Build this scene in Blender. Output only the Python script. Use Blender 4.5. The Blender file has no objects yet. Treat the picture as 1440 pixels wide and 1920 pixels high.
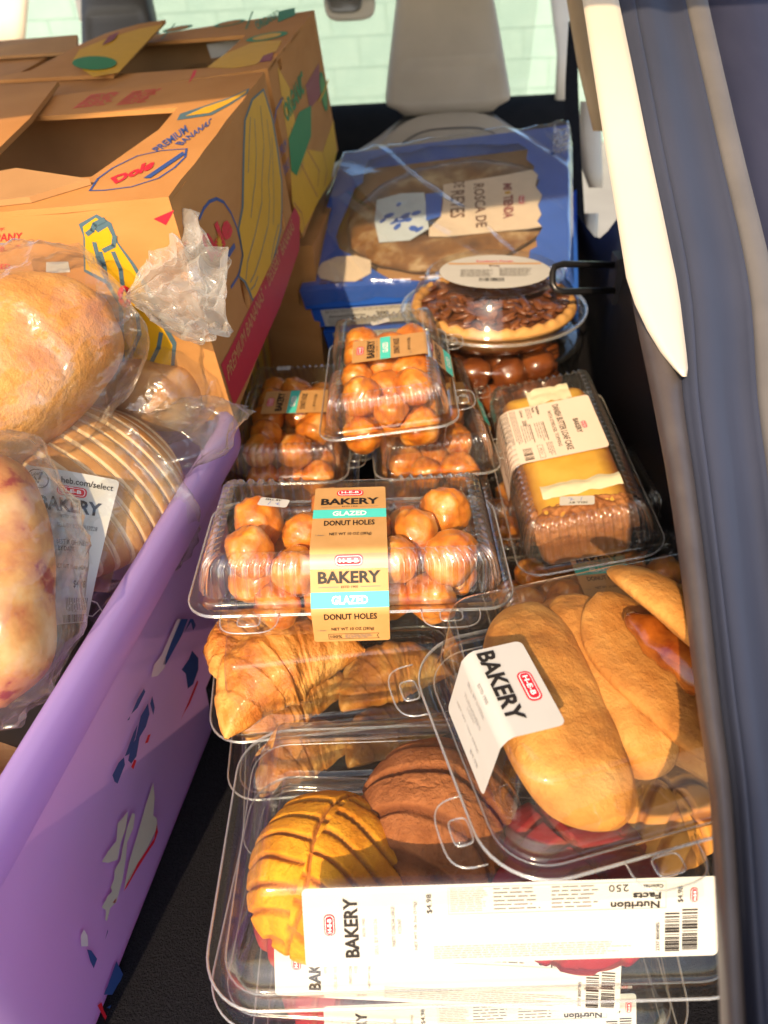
import bpy, bmesh, math, random
from math import sin, cos, pi, sqrt, atan2, radians, exp, floor
from mathutils import Vector, Matrix, Euler, noise
random.seed(11)
scene = bpy.context.scene
COL = scene.collection
V = Vector

# ------------------------------------------------------------------ camera
FPX, PITCH, ROLL, CAMH = 1450.0, radians(37.0), radians(3.0), 0.70
CAM = V((0, 0, CAMH))
FW = V((0, cos(PITCH), -sin(PITCH)))
_u0 = V((0, sin(PITCH), cos(PITCH)))
RT = V((1, 0, 0)) * cos(ROLL) - _u0 * sin(ROLL)
UP = _u0 * cos(ROLL) + V((1, 0, 0)) * sin(ROLL)
cd = bpy.data.cameras.new('camera'); cam = bpy.data.objects.new('camera', cd); COL.objects.link(cam)
cd.sensor_fit = 'VERTICAL'; cd.sensor_height = 24.0; cd.lens = FPX / 1920 * 24.0
cd.clip_start = 0.02; cd.clip_end = 200
cam.matrix_world = Matrix(((RT.x, UP.x, -FW.x, CAM.x), (RT.y, UP.y, -FW.y, CAM.y), (RT.z, UP.z, -FW.z, CAM.z), (0, 0, 0, 1)))
cd.dof.use_dof = True; cd.dof.focus_distance = 0.56; cd.dof.aperture_fstop = 5.0
scene.camera = cam
# ------------------------------------------------------------------ sky, sun, exposure
SUN_EL, SUN_AZ = 35.0, 16.0          # elevation; degrees to the left of straight behind the hatch
SDIR = V((-sin(radians(SUN_AZ)) * cos(radians(SUN_EL)), -cos(radians(SUN_AZ)) * cos(radians(SUN_EL)), sin(radians(SUN_EL))))
w = bpy.data.worlds.new('World'); scene.world = w; w.use_nodes = True
nt = w.node_tree; bg = nt.nodes['Background']
sky = nt.nodes.new('ShaderNodeTexSky'); sky.sky_type = 'NISHITA'; sky.sun_disc = False
sky.sun_elevation = radians(SUN_EL); sky.sun_rotation = atan2(SDIR.x, SDIR.y)
sky.dust_density = 2.0
nt.links.new(sky.outputs['Color'], bg.inputs['Color']); bg.inputs['Strength'].default_value = 0.15
sd = bpy.data.lights.new('sun', 'SUN'); sd.energy = 2.9; sd.angle = radians(0.6); sd.color = (1.0, 0.73, 0.43)
sun = bpy.data.objects.new('sun', sd); COL.objects.link(sun)
sun.rotation_euler = SDIR.to_track_quat('Z', 'Y').to_euler(); sun.location = SDIR * 4
scene.view_settings.view_transform = 'Standard'; scene.view_settings.look = 'None'
scene.view_settings.exposure = 1.05; scene.view_settings.gamma = 1.0
scene.view_settings.use_curve_mapping = False
cy = scene.cycles
cy.use_denoising = True; cy.max_bounces = 14; cy.transparent_max_bounces = 40
cy.diffuse_bounces = 5; cy.glossy_bounces = 4; cy.transmission_bounces = 8
cy.sample_clamp_indirect = 5.0; cy.sample_clamp_direct = 30.0; cy.caustics_reflective = False; cy.caustics_refractive = False

# ------------------------------------------------------------------ pixel helpers (used to measure places on known planes)
def ray(px, py): return FW + RT * ((px - 720) / FPX) - UP * ((py - 960) / FPX)
def atd(px, py, d): return CAM + ray(px, py) * d
def atz(px, py, z):
    r = ray(px, py); return CAM + r * ((z - CAM.z) / r.z)
def onplane(px, py, o, n):
    r = ray(px, py); return CAM + r * ((o - CAM).dot(n) / r.dot(n))

# ------------------------------------------------------------------ materials
def newmat(name):
    m = bpy.data.materials.new(name); m.use_nodes = True
    t = m.node_tree; t.nodes.clear()
    o = t.nodes.new('ShaderNodeOutputMaterial')
    return m, t, o
def N(t, kind, **kw):
    n = t.nodes.new(kind)
    for k, v in kw.items():
        if k in n.inputs: n.inputs[k].default_value = v
        else: setattr(n, k, v)
    return n
def mathn(t, op, a, b=None, clamp=False):
    n = t.nodes.new('ShaderNodeMath'); n.operation = op; n.use_clamp = clamp
    for i, x in enumerate((a, b)):
        if x is None: continue
        if hasattr(x, 'links') or hasattr(x, 'is_linked'): t.links.new(x, n.inputs[i])
        else: n.inputs[i].default_value = x
    return n.outputs[0]
def ramp(t, fac, stops):
    r = t.nodes.new('ShaderNodeValToRGB'); e = r.color_ramp.elements
    while len(e) < len(stops): e.new(0.5)
    for i, (p, c) in enumerate(stops):
        e[i].position = p; e[i].color = (*c, 1)
    t.links.new(fac, r.inputs[0]); return r.outputs[0]
def noise_tex(t, scale, detail=4, rough=0.55, dist=0.0, stretch=None, vec=None):
    n = N(t, 'ShaderNodeTexNoise', Scale=scale, Detail=detail, Roughness=rough, Distortion=dist)
    if vec is None:
        tc = t.nodes.new('ShaderNodeTexCoord'); vec = tc.outputs['Object']
    if stretch:
        mp = N(t, 'ShaderNodeMapping'); mp.inputs['Scale'].default_value = stretch
        t.links.new(vec, mp.inputs[0]); vec = mp.outputs[0]
    t.links.new(vec, n.inputs['Vector'])
    return n.outputs['Fac']
def solid(name, stops, scale=20, rough=0.5, bump=0.0, bscale=None, coat=0.0, metal=0.0, sss=0.0, spec=0.5, stretch=None, detail=5, attr=None, attr_col=None, bdist=0.002, trans=0.0, sssr=(.01,.004,.002)):
    m, t, o = newmat(name)
    p = t.nodes.new('ShaderNodeBsdfPrincipled')
    if len(stops) == 1 or not isinstance(stops[0], (tuple, list)):
        c = stops if not isinstance(stops[0], (tuple, list)) else stops[0]
        stops = [(0.3, c), (0.7, tuple(x * 1.08 for x in c))]
    elif not isinstance(stops[0][1], (tuple, list)):
        k = len(stops); stops = [(0.3 + 0.4 * i / (k - 1), c) for i, c in enumerate(stops)]
    f = noise_tex(t, scale, detail, stretch=stretch)
    c = ramp(t, f, stops)
    if attr:
        a = t.nodes.new('ShaderNodeAttribute'); a.attribute_name = attr
        mx = t.nodes.new('ShaderNodeMix'); mx.data_type = 'RGBA'
        t.links.new(a.outputs['Fac'], mx.inputs['Factor']); t.links.new(c, mx.inputs['A'])
        c2 = ramp(t, f, [(0.3, attr_col[0]), (0.7, attr_col[1])]); t.links.new(c2, mx.inputs['B'])
        c = mx.outputs['Result']
    t.links.new(c, p.inputs['Base Color'])
    p.inputs['Roughness'].default_value = rough; p.inputs['Metallic'].default_value = metal
    p.inputs['Coat Weight'].default_value = coat; p.inputs['Coat Roughness'].default_value = 0.12
    p.inputs['Specular IOR Level'].default_value = spec
    if sss > 0:
        p.inputs['Subsurface Weight'].default_value = sss; p.inputs['Subsurface Radius'].default_value = sssr; p.inputs['Subsurface Scale'].default_value = 1.0
    if bump > 0:
        b = N(t, 'ShaderNodeBump', Strength=bump, Distance=bdist)
        f2 = noise_tex(t, bscale or scale * 3, 6, 0.65, stretch=stretch)
        t.links.new(f2, b.inputs['Height']); t.links.new(b.outputs[0], p.inputs['Normal'])
    t.links.new(p.outputs[0], o.inputs[0])
    return m
def clear(name, tint=(.965, .975, .965), rough=0.05, haze=0.004, base=0.034, edge=0.75, power=3.5, bump=0.15, bscale=25, hazecol=(.85, .85, .82), translucent=0.0, bdist=.004, crease=False):
    m, t, o = newmat(name)
    tr = N(t, 'ShaderNodeBsdfTransparent'); tr.inputs[0].default_value = (*tint, 1)
    gl = N(t, 'ShaderNodeBsdfGlossy', Roughness=rough); gl.inputs[0].default_value = (1, 1, 1, 1)
    sm = noise_tex(t, 38, 4, 0.6); t.links.new(mathn(t, 'ADD', mathn(t, 'MULTIPLY', mathn(t, 'POWER', sm, 3), rough * 5), rough * .6), gl.inputs['Roughness'])
    df = N(t, 'ShaderNodeBsdfDiffuse'); df.inputs[0].default_value = (*hazecol, 1)
    lw = N(t, 'ShaderNodeLayerWeight', Blend=0.5)
    pw = mathn(t, 'POWER', lw.outputs['Facing'], power)
    fac = mathn(t, 'ADD', mathn(t, 'MULTIPLY', pw, edge), base, True)
    if bump:
        f2 = noise_tex(t, bscale, 3, 0.5)
        if crease:
            f2 = mathn(t, 'ABSOLUTE', mathn(t, 'SUBTRACT', f2, 0.5))
        b = N(t, 'ShaderNodeBump', Strength=bump, Distance=bdist)
        t.links.new(f2, b.inputs['Height'])
        t.links.new(b.outputs[0], gl.inputs['Normal'])
    hz = df.outputs[0]
    if translucent:
        tl = N(t, 'ShaderNodeBsdfTranslucent'); tl.inputs[0].default_value = (*hazecol, 1)
        mx = N(t, 'ShaderNodeMixShader'); mx.inputs[0].default_value = 0.5
        t.links.new(df.outputs[0], mx.inputs[1]); t.links.new(tl.outputs[0], mx.inputs[2]); hz = mx.outputs[0]
    m1 = N(t, 'ShaderNodeMixShader')
    hfac = mathn(t, 'ADD', mathn(t, 'MULTIPLY', pw, haze * 3), haze, True)
    t.links.new(hfac, m1.inputs[0]); t.links.new(tr.outputs[0], m1.inputs[1]); t.links.new(hz, m1.inputs[2])
    m2 = N(t, 'ShaderNodeMixShader'); t.links.new(fac, m2.inputs[0]); t.links.new(m1.outputs[0], m2.inputs[1]); t.links.new(gl.outputs[0], m2.inputs[2])
    t.links.new(m2.outputs[0], o.inputs[0])
    return m
PET = clear('clear_plastic')
RIB = clear('ribbed_clear_plastic', rough=0.07, haze=0.02, base=0.11, edge=0.85, power=2.2, bump=0)
PETEDGE = clear('clear_plastic_edge', haze=0.12, base=0.16, edge=0.8, power=2.0, rough=0.12, bump=0)
FILM = clear('bag_film', rough=0.13, haze=0.040, base=0.06, edge=0.6, bump=0.9, bscale=34, translucent=1, hazecol=(.9, .88, .84), bdist=.006, crease=True)
FILMT = clear('bag_film_bunched', rough=0.10, haze=0.24, base=0.07, edge=0.5, bump=0.4, bscale=60, translucent=1, hazecol=(.92, .9, .85), bdist=.006, crease=True)
WRAP = clear('shrink_wrap', rough=0.09, haze=0.022, base=0.13, edge=0.6, bump=0.5, bscale=16, bdist=.006, crease=True)
GLASS = clear('window_glass', rough=0.02, haze=0.02, base=0.06, edge=0.6, bump=0)
def flat(name, c, rough=0.55, spec=0.3): return solid(name, [tuple(x * .96 for x in c), tuple(min(1, x * 1.03) for x in c)], scale=60, rough=rough, spec=spec)
KRAFT = solid('kraft_cardboard', [(.42, .185, .050), (.50, .235, .072)], scale=9, rough=.75, bump=.12, bscale=300, spec=.2, stretch=(1, 1, 2.5))
KRAFTIN = solid('kraft_inner', [(.36, .19, .075), (.46, .25, .10)], scale=10, rough=.8, spec=.2)
KLABEL = solid('kraft_label_paper', [(.50, .265, .085), (.57, .31, .11)], scale=45, rough=.5, spec=.35)
PAPER = solid('white_label_paper', [(.50, .48, .43), (.54, .52, .465)], scale=20, rough=.45, spec=.4)
PINKPAPER = solid('buff_label_paper', [(.76, .60, .47), (.80, .64, .51)], scale=20, rough=.45, spec=.4)
INK = flat('black_ink', (.018, .014, .012)); GREYINK = flat('grey_ink', (.16, .15, .14)); LIGHTINK = flat('pale_grey_ink', (.34, .33, .31))
RED = flat('red_ink', (.62, .012, .03)); WHITE = flat('white_ink', (.85, .83, .80)); TEAL = flat('teal_ink', (.08, .60, .50))
BLUEINK = flat('navy_ink', (.03, .07, .24)); PENBLUE = flat('pen_ink', (.10, .15, .45)); YELLOW = flat('banana_yellow_ink', (.62, .33, .008))
OLIVE = flat('banana_outline_ink', (.07, .13, .16)); GREEN = flat('green_ink', (.02, .20, .06)); MAROON = flat('maroon_ink', (.25, .05, .06)); CARMINE = flat('stripe_red_ink', (.45, .008, .035))
BLUEBOX = solid('blue_printed_card', [(.018, .10, .50), (.03, .13, .60)], scale=9, rough=.4, spec=.5)
CREAMPRINT = flat('cream_print', (.74, .60, .46)); BROWNINK = flat('brown_ink', (.13, .045, .025))
DONUT = solid('glazed_dough', [(.28, (.36, .07, .006)), (.44, (.62, .17, .010)), (.58, (.74, .25, .020)), (.73, (.84, .46, .16))], scale=48, rough=.42, coat=.85, bump=.55, bscale=110, sss=.08, sssr=(.006, .002, .001), bdist=.0025)
DARKDONUT = solid('dark_glazed_dough', [(.10, .022, .006), (.26, .07, .014)], scale=30, rough=.3, coat=.9, bump=.4, bscale=70, bdist=.003)
CROIS = solid('croissant_crust', [(.34, .085, .010), (.60, .22, .03), (.78, .42, .11)], scale=30, rough=.55, bump=1.0, bscale=60, coat=.15, stretch=(1.3, 1, 1), bdist=.005)
YCONCHA = solid('yellow_concha', [(.36, .11, .016), (.50, .19, .035)], scale=60, rough=.85, bump=.8, bscale=240, attr='crust', attr_col=((.60, .19, .006), (.82, .36, .02)), bdist=.002, spec=.2)
BCONCHA = solid('brown_concha', [(.15, .045, .015), (.24, .075, .025)], scale=60, rough=.9, bump=1, bscale=220, spec=.15, attr='crust', attr_col=((.27, .085, .026), (.44, .16, .055)), bdist=.003)
RCONCHA = solid('red_concha', [(.20, .02, .012), (.30, .04, .02)], scale=35, rough=.75, bump=.4, bscale=120, attr='crust', attr_col=((.22, .002, .006), (.34, .006, .012)), bdist=.002)
OCONCHA = solid('orange_concha', [(.36, .12, .02), (.5, .2, .04)], scale=35, rough=.7, bump=.3, bscale=120, attr='crust', attr_col=((.62, .24, .03), (.75, .32, .05)), bdist=.0015)
TURN = solid('turnover_crust', [(.26, (.26, .085, .015)), (.40, (.46, .175, .030)), (.58, (.58, .26, .055)), (.75, (.66, .36, .10))], scale=30, rough=.75, bump=.8, bscale=140, bdist=.003, spec=.25)
CARAMEL = solid('caramel_filling', [(.13, .018, .003), (.40, .11, .010)], scale=60, rough=.15, coat=1, bump=.3, bscale=90)
BREAD = solid('bread_crust', [(.42, .15, .03), (.58, .26, .065), (.68, .36, .11)], scale=16, rough=.65, bump=.5, bscale=90, coat=.05, bdist=.003)
BREADTOP = solid('soft_loaf_crust', [(.28, (.44, .13, .014)), (.45, (.62, .24, .035)), (.62, (.72, .34, .075)), (.78, (.80, .50, .20))], scale=20, rough=.6, bump=.8, bscale=70, coat=.08, bdist=.004)
CRUMB = solid('bread_crumb', [(.78, .52, .27), (.84, .62, .36)], scale=120, rough=.9, bump=.5, bscale=200)
FRUITBREAD = solid('cranberry_bread', [(0.34, (.30, .02, .015)), (0.39, (.52, .18, .05)), (0.55, (.68, .34, .10)), (0.75, (.78, .50, .22))], scale=34, rough=.6, bump=.2, bscale=90)
CAKE = solid('butter_cake', [(.66, .34, .03), (.78, .48, .08)], scale=25, rough=.7, bump=.2, bscale=200, attr='edge', attr_col=((.22, .055, .012), (.42, .14, .03)))
ICING = solid('white_icing', [(.80, .70, .45), (.86, .78, .55)], scale=30, rough=.4)
STREUSEL = solid('streusel', [(.28, .085, .02), (.52, .21, .06)], scale=70, rough=.7, bump=.9, bscale=120, bdist=.004)
PIECRUST = solid('pie_crust', [(.52, .24, .06), (.68, .36, .11)], scale=30, rough=.65, bump=.2)
PECAN = solid('pecan', [(.10, .03, .012), (.22, .07, .02)], scale=60, rough=.4, bump=.6, bscale=150, coat=.4)
def bin_mat():
    m, t, o = newmat('purple_bin_plastic')
    p = N(t, 'ShaderNodeBsdfPrincipled', Roughness=.35)
    f = noise_tex(t, 6, 4); c = ramp(t, f, [(.3, (.46, .35, .70)), (.7, (.52, .40, .76))])
    t.links.new(c, p.inputs['Base Color'])
    tl = N(t, 'ShaderNodeBsdfTranslucent'); tl.inputs[0].default_value = (.66, .34, .78, 1)
    mx = N(t, 'ShaderNodeMixShader'); mx.inputs[0].default_value = .42
    t.links.new(p.outputs[0], mx.inputs[1]); t.links.new(tl.outputs[0], mx.inputs[2]); t.links.new(mx.outputs[0], o.inputs[0])
    return m
BIN = bin_mat()
CARPET = solid('black_carpet', [(.008, .008, .011), (.016, .016, .02)], scale=300, rough=1, bump=1, bscale=500, spec=.1, bdist=.004)
DARKPLASTIC = solid('dark_trim_plastic', [(.012, .011, .014), (.018, .017, .02)], scale=200, rough=.5, bump=.15, bscale=700, bdist=.0006)
BLACKMETAL = solid('black_wire', [(.01, .01, .012), (.014, .014, .016)], rough=.3)
CREAMTRIM = solid('cream_trim', [(.60, .53, .42), (.64, .57, .45)], scale=8, rough=.6)
TANTRIM = solid('tan_trim', [(.42, .30, .17), (.46, .33, .19)], scale=8, rough=.65)
SEATLEATHER = solid('grey_beige_leather', [(.40, .34, .255), (.46, .39, .295)], scale=10, rough=.5, bump=.15, bscale=400, bdist=.001)
DARKLEATHER = solid('dark_grey_leather', [(.05, .048, .045), (.065, .06, .055)], scale=10, rough=.5)
SEAL = solid('grey_rubber_seal', [(.065, .052, .05), (.09, .075, .07)], scale=30, rough=.45)
PAINT = solid('blue_grey_car_paint', [(.036, .043, .070), (.043, .050, .080)], scale=9, rough=.6, coat=.08, spec=.3, stretch=(1, 1, .3))
PAINTDARK = solid('navy_car_paint', [(.024, .028, .060), (.033, .037, .072)], scale=14, rough=.6, coat=.05, spec=.3, stretch=(2, 1, .3))
PALESTRIP = solid('pale_grey_strip', [(.115, .108, .105), (.14, .13, .125)], scale=20, rough=.5)
MINT = solid('pale_block', [(.255, .385, .345), (.30, .43, .385)], scale=6, rough=.9, bump=.4, bscale=60, bdist=.004)
MORTAR = solid('pale_mortar', [(.225, .345, .31), (.26, .38, .34)], scale=20, rough=.95)
GROUNDM = solid('concrete_ground', [(.30, .28, .25), (.36, .34, .30)], scale=2, rough=.95)
HEADLINER = solid('headliner', [(.68, .64, .56), (.72, .68, .60)], scale=30, rough=.95)

# ------------------------------------------------------------------ object helpers
def tag(o, label=None, cat=None, group=None, kind=None):
    if label: o['label'] = label
    if cat: o['category'] = cat
    if group: o['group'] = group
    if kind: o['kind'] = kind
    return o
def thing(name, label, cat, loc=(0, 0, 0), rot=(0, 0, 0), group=None):
    o = bpy.data.objects.new(name, None); COL.objects.link(o); o.empty_display_size = .05
    o.location = loc; o.rotation_euler = [radians(a) for a in rot]
    return tag(o, label, cat, group)
def mat4(loc, rot): return Matrix.Translation(V(loc)) @ Euler([radians(a) for a in rot]).to_matrix().to_4x4()
def link(name, me, parent=None):
    o = bpy.data.objects.new(name, me); COL.objects.link(o)
    if parent is not None: o.parent = parent
    return o
class MB:
    def __init__(s): s.v = []; s.f = []; s.m = []; s.at = None
    def add(s, vs, fs, mi=0):
        b = len(s.v); s.v += [tuple(x) for x in vs]; s.f += [tuple(i + b for i in f) for f in fs]; s.m += [mi] * len(fs); return s
    def box(s, c, d, mi=0, M=None):
        x, y, z = (a / 2 for a in d); vs = [V((sx * x + c[0], sy * y + c[1], sz * z + c[2])) for sz in (-1, 1) for sx, sy in ((-1, -1), (1, -1), (1, 1), (-1, 1))]
        if M: vs = [M @ p for p in vs]
        return s.add(vs, [(3, 2, 1, 0), (4, 5, 6, 7), (0, 1, 5, 4), (1, 2, 6, 5), (2, 3, 7, 6), (3, 0, 4, 7)], mi)
    def loft(s, rings, closed=True, cap0=False, cap1=False, mi=0):
        n = len(rings[0]); vs = [p for r in rings for p in r]; fs = []
        for i in range(len(rings) - 1):
            for j in range(n if closed else n - 1):
                k = (j + 1) % n; fs.append((i * n + j, i * n + k, (i + 1) * n + k, (i + 1) * n + j))
        if cap0: fs.append(tuple(reversed(range(n))))
        if cap1: fs.append(tuple((len(rings) - 1) * n + j for j in range(n)))
        return s.add(vs, fs, mi)
    def grid(s, fn, nu, nv, mi=0, wrap=False):
        vs = [fn(i / (nu if wrap else nu - 1), j / (nv - 1)) for j in range(nv) for i in range(nu)]
        fs = [(j * nu + i, j * nu + (i + 1) % nu, (j + 1) * nu + (i + 1) % nu, (j + 1) * nu + i) for j in range(nv - 1) for i in range(nu if wrap else nu - 1)]
        return s.add(vs, fs, mi)
    def tube(s, pts, r, n=8, mi=0, closed=False, cap=True):
        pts = [V(p) for p in pts]; rings = []
        for i, p in enumerate(pts):
            a = pts[i - 1] if (i > 0 or closed) else p; b = pts[(i + 1) % len(pts)] if (i < len(pts) - 1 or closed) else p
            t = (b - a).normalized(); u = t.cross(V((0, 0, 1)))
            if u.length < .05: u = t.cross(V((0, 1, 0)))
            u.normalize(); q = t.cross(u); rr = r[i] if isinstance(r, (list, tuple)) else r
            rings.append([p + u * (rr * cos(2 * pi * k / n)) + q * (rr * sin(2 * pi * k / n)) for k in range(n)])
        if closed: rings.append(rings[0]); cap = False
        return s.loft(rings, True, cap, cap, mi)
    def mesh(s, name, mats, smooth=True):
        me = bpy.data.meshes.new(name); me.from_pydata(s.v, [], s.f)
        for m in (mats if isinstance(mats, (list, tuple)) else [mats]): me.materials.append(m)
        me.polygons.foreach_set('material_index', s.m)
        me.polygons.foreach_set('use_smooth', [smooth] * len(s.f))
        if s.at:
            k, vals = s.at; a = me.attributes.new(k, 'FLOAT', 'POINT'); a.data.foreach_set('value', vals)
        me.update(); return me
    def build(s, name, mats, parent=None, smooth=True):
        return link(name, s.mesh(name, mats, smooth), parent)
def fbm(p, sc, oc=3): return noise.fractal(V(p) * sc, 1.0, 2.0, oc)
def sstep(a, b, x):
    t = max(0, min(1, (x - a) / (b - a))); return t * t * (3 - 2 * t)
def lerp(a, b, t): return a + (b - a) * t

# rounded rectangle ring sampled so that rings of different sizes correspond
def ringref(w, d, r, step):
    out = []; L = 0
    segs = [('s', 0), ('c', 0), ('s', 1), ('c', 1), ('s', 2), ('c', 2), ('s', 3), ('c', 3)]
    for k, i in segs:
        ln = (w - 2 * r if i % 2 == 0 else d - 2 * r) if k == 's' else pi / 2 * r
        n = max(3, int(round(ln / step)))
        for j in range(n): out.append((k, i, j / n, L + ln * j / n))
        L += ln
    return out, L
def ringpt(e, w, d, r):
    k, i, t, _ = e; hx, hy = w / 2 - r, d / 2 - r
    cs = [(hx, -hy), (hx, hy), (-hx, hy), (-hx, -hy)]
    if k == 's':
        A = [(-hx, -d / 2), (w / 2, -hy), (hx, d / 2), (-w / 2, hy)][i]; B = [(hx, -d / 2), (w / 2, hy), (-hx, d / 2), (-w / 2, -hy)][i]
        nn = [(0, -1), (1, 0), (0, 1), (-1, 0)][i]
        return lerp(A[0], B[0], t), lerp(A[1], B[1], t), nn[0], nn[1]
    a = -pi / 2 + pi / 2 * i + t * pi / 2
    return cs[i][0] + r * cos(a), cs[i][1] + r * sin(a), cos(a), sin(a)

# ------------------------------------------------------------------ printed sheets
_tc = {}
def textmesh(s, bold):
    k = (s, bold)
    if k not in _tc:
        c = bpy.data.curves.new('t', 'FONT'); c.body = s; c.offset = bold; c.resolution_u = 2
        o = bpy.data.objects.new('t', c); me = bpy.data.meshes.new_from_object(o)
        vs = [(v.co.x, v.co.y) for v in me.vertices]; fs = [tuple(p.vertices) for p in me.polygons]
        bpy.data.objects.remove(o); bpy.data.meshes.remove(me); bpy.data.curves.remove(c)
        x0 = min(v[0] for v in vs); x1 = max(v[0] for v in vs); y0 = min(v[1] for v in vs); y1 = max(v[1] for v in vs)
        vs = [((x - x0) / (x1 - x0), (y - y0) / (y1 - y0)) for x, y in vs]
        _tc[k] = (vs, fs, (x1 - x0) / (y1 - y0))
    return _tc[k]
class Sheet:
    """flat print in metres: u to the right, v DOWN from the top edge"""
    def __init__(s, w, h): s.w = w; s.h = h; s.sh = []
    def poly(s, pts, mat, lay=1): s.sh.append((list(pts), [tuple(range(len(pts)))], mat, lay)); return s
    def rect(s, u0, v0, u1, v1, mat, lay=1): return s.poly([(u0, v0), (u0, v1), (u1, v1), (u1, v0)], mat, lay)
    def rr(s, cu, cv, w, h, r, mat, lay=1, rot=0, n=5):
        pts = []
        for i, (sx, sy) in enumerate(((1, 1), (-1, 1), (-1, -1), (1, -1))):
            for k in range(n + 1):
                a = i * pi / 2 + k / n * pi / 2; x = sx * (w / 2 - r) + r * cos(a); y = sy * (h / 2 - r) + r * sin(a)
                pts.append((cu + x * cos(rot) - y * sin(rot), cv + x * sin(rot) + y * cos(rot)))
        return s.poly(pts[::-1], mat, lay)
    def text(s, t, cu, cv, w, h, mat, bold=0.0, rot=0, lay=2):
        vs, fs, asp = textmesh(t, bold)
        if w is None: w = h * asp
        if h is None: h = w / asp
        c, q = cos(rot), sin(rot); out = []
        for x, y in vs:
            a = (x - .5) * w; b = -(y - .5) * h; out.append((cu + a * c - b * q, cv + a * q + b * c))
        s.sh.append((out, fs, mat, lay)); return s
    def textquad(s, t, quad, mat, bold=0.0, lay=2):
        """quad: uv of text's bottom-left, bottom-right, top-right, top-left"""
        vs, fs, _ = textmesh(t, bold); bl, br, tr, tl = [V((*q, 0)) for q in quad]; out = []
        for x, y in vs:
            p = (bl * (1 - x) + br * x) * (1 - y) + (tl * (1 - x) + tr * x) * y; out.append((p.x, p.y))
        s.sh.append((out, fs, mat, lay)); return s
    def logo(s, cu, cv, w, h=None, rot=0, lay=1):
        h = h or w * .40
        s.rr(cu, cv, w, h, h * .42, RED, lay, rot); s.rr(cu, cv, w * .90, h * .78, h * .32, WHITE, lay + 1, rot); s.rr(cu, cv, w * .85, h * .66, h * .27, RED, lay + 2, rot)
        return s.text('H-E-B', cu, cv, w * .66, h * .36, WHITE, .03, rot, lay + 3)
    def line(s, pts, wd, mat, lay=1):
        for a, b in zip(pts[:-1], pts[1:]):
            dx, dy = b[0] - a[0], b[1] - a[1]; L = sqrt(dx * dx + dy * dy) or 1; nx, ny = -dy / L * wd / 2, dx / L * wd / 2
            ex, ey = dx / L * wd * .3, dy / L * wd * .3
            s.poly([(a[0] + nx - ex, a[1] + ny - ey), (b[0] + nx + ex, b[1] + ny + ey), (b[0] - nx + ex, b[1] - ny + ey), (a[0] - nx - ex, a[1] - ny - ey)], mat, lay)
        return s
    def fine(s, u0, v0, u1, v1, pitch, mat, vertical=False, fill=.45, rag=.2):
        rng = random.Random(int(u0 * 1e5) + int(v0 * 1e5) * 7 + 3)
        a0, a1, b0, b1 = (v0, v1, u0, u1) if not vertical else (u0, u1, v0, v1)
        y = a0
        while y + pitch * fill <= a1:
            x = b0; end = b1 - (b1 - b0) * rag * rng.random()
            while x < end:
                ln = min(pitch * rng.uniform(1.0, 4.2), end - x)
                if vertical: s.rect(y, x, y + pitch * fill, x + ln, mat)
                else: s.rect(x, y, x + ln, y + pitch * fill, mat)
                x += ln + pitch * .5
            y += pitch
        return s
    def barcode(s, u0, v0, u1, v1, mat, vertical=False):
        rng = random.Random(5); L = (v1 - v0) if vertical else (u1 - u0); x = 0
        while x < L:
            wd = rng.choice((.0004, .0006, .0009, .0014))
            if vertical: s.rect(u0, v0 + x, u1, min(v1, v0 + x + wd), mat)
            else: s.rect(u0 + x, v0, min(u1, u0 + x + wd), v1, mat)
            x += wd + rng.choice((.0004, .0007, .0011))
        return s
    def print_obj(s, fn, parent, name='print', lift=.00025, cut=None):
        mats = []; mb = MB()
        for vs, fs, m, lay in s.sh:
            if m not in mats: mats.append(m)
            mb.add([fn(u, v, lift * (lay + .6)) for u, v in vs], fs, mats.index(m))
        return mb.build(name, mats, parent, False) if mb.v else None
    def print_each(s, fn, parent, lift=.00025):
        for q in s.sh:
            g = Sheet(0, 0); g.sh = [q]; g.print_obj(fn, parent, 'lettering' if len(q[1]) > 1 else 'printed_mark', lift)
    def emit(s, parent, fn, paper, name='paper_label', r=0.0, nu=8, rows=24, label=None, two=True):
        vs = set([s.h * k / rows for k in range(rows + 1)])
        if r:
            for k in range(5):
                d = r * (1 - cos(k / 4 * pi / 2)); vs |= {d, s.h - d}
        vs = sorted(vs); mb = MB()
        def row(v, h):
            dv = min(v, s.h - v); hw = s.w / 2
            if r and dv < r: hw = s.w / 2 - r + sqrt(max(0, r * r - (r - dv) ** 2))
            return [fn(lerp(-hw, hw, i / nu), v, h) for i in range(nu + 1)]
        mb.loft([row(v, .0001) for v in vs], False)
        o = mb.build(name, paper, parent, True)
        if label: o['label'] = label
        s.print_obj(fn, o)
        return o
def pathmap(path, uvec, off=0.0):
    """path: 3D polyline in the thing's frame, v is arc length along it; u along uvec"""
    P = [V(p) for p in path]; U = V(uvec).normalized(); L = [0]
    for a, b in zip(P[:-1], P[1:]): L.append(L[-1] + (b - a).length)
    def fn(u, v, h):
        i = 0
        while i < len(P) - 2 and v > L[i + 1]: i += 1
        d = (P[i + 1] - P[i]).normalized(); n = U.cross(-d)
        return P[i] + d * (v - L[i]) + U * u + n * (h + off)
    return fn

# ================================================================== SETTING: the car's load bay
def struct(name, mb, mat, smooth=False, parent=None):
    o = mb.build(name, mat, parent, smooth)
    if parent is None: o['kind'] = 'structure'
    return o
struct('ground', MB().box((0, 3, -.78), (60, 60, .1)), GROUNDM)
struct('cargo_floor', MB().box((-.2, .24, -.02), (1.2, .60, .04)), CARPET)
mb = MB().box((-.2, 1.07, .0275), (1.16, 1.06, .095))
struct('folded_rear_seat', mb, CARPET)
struct('cabin_floor', MB().box((-.2, 2.4, -.25), (1.3, 1.6, .04)), CARPET)
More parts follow.
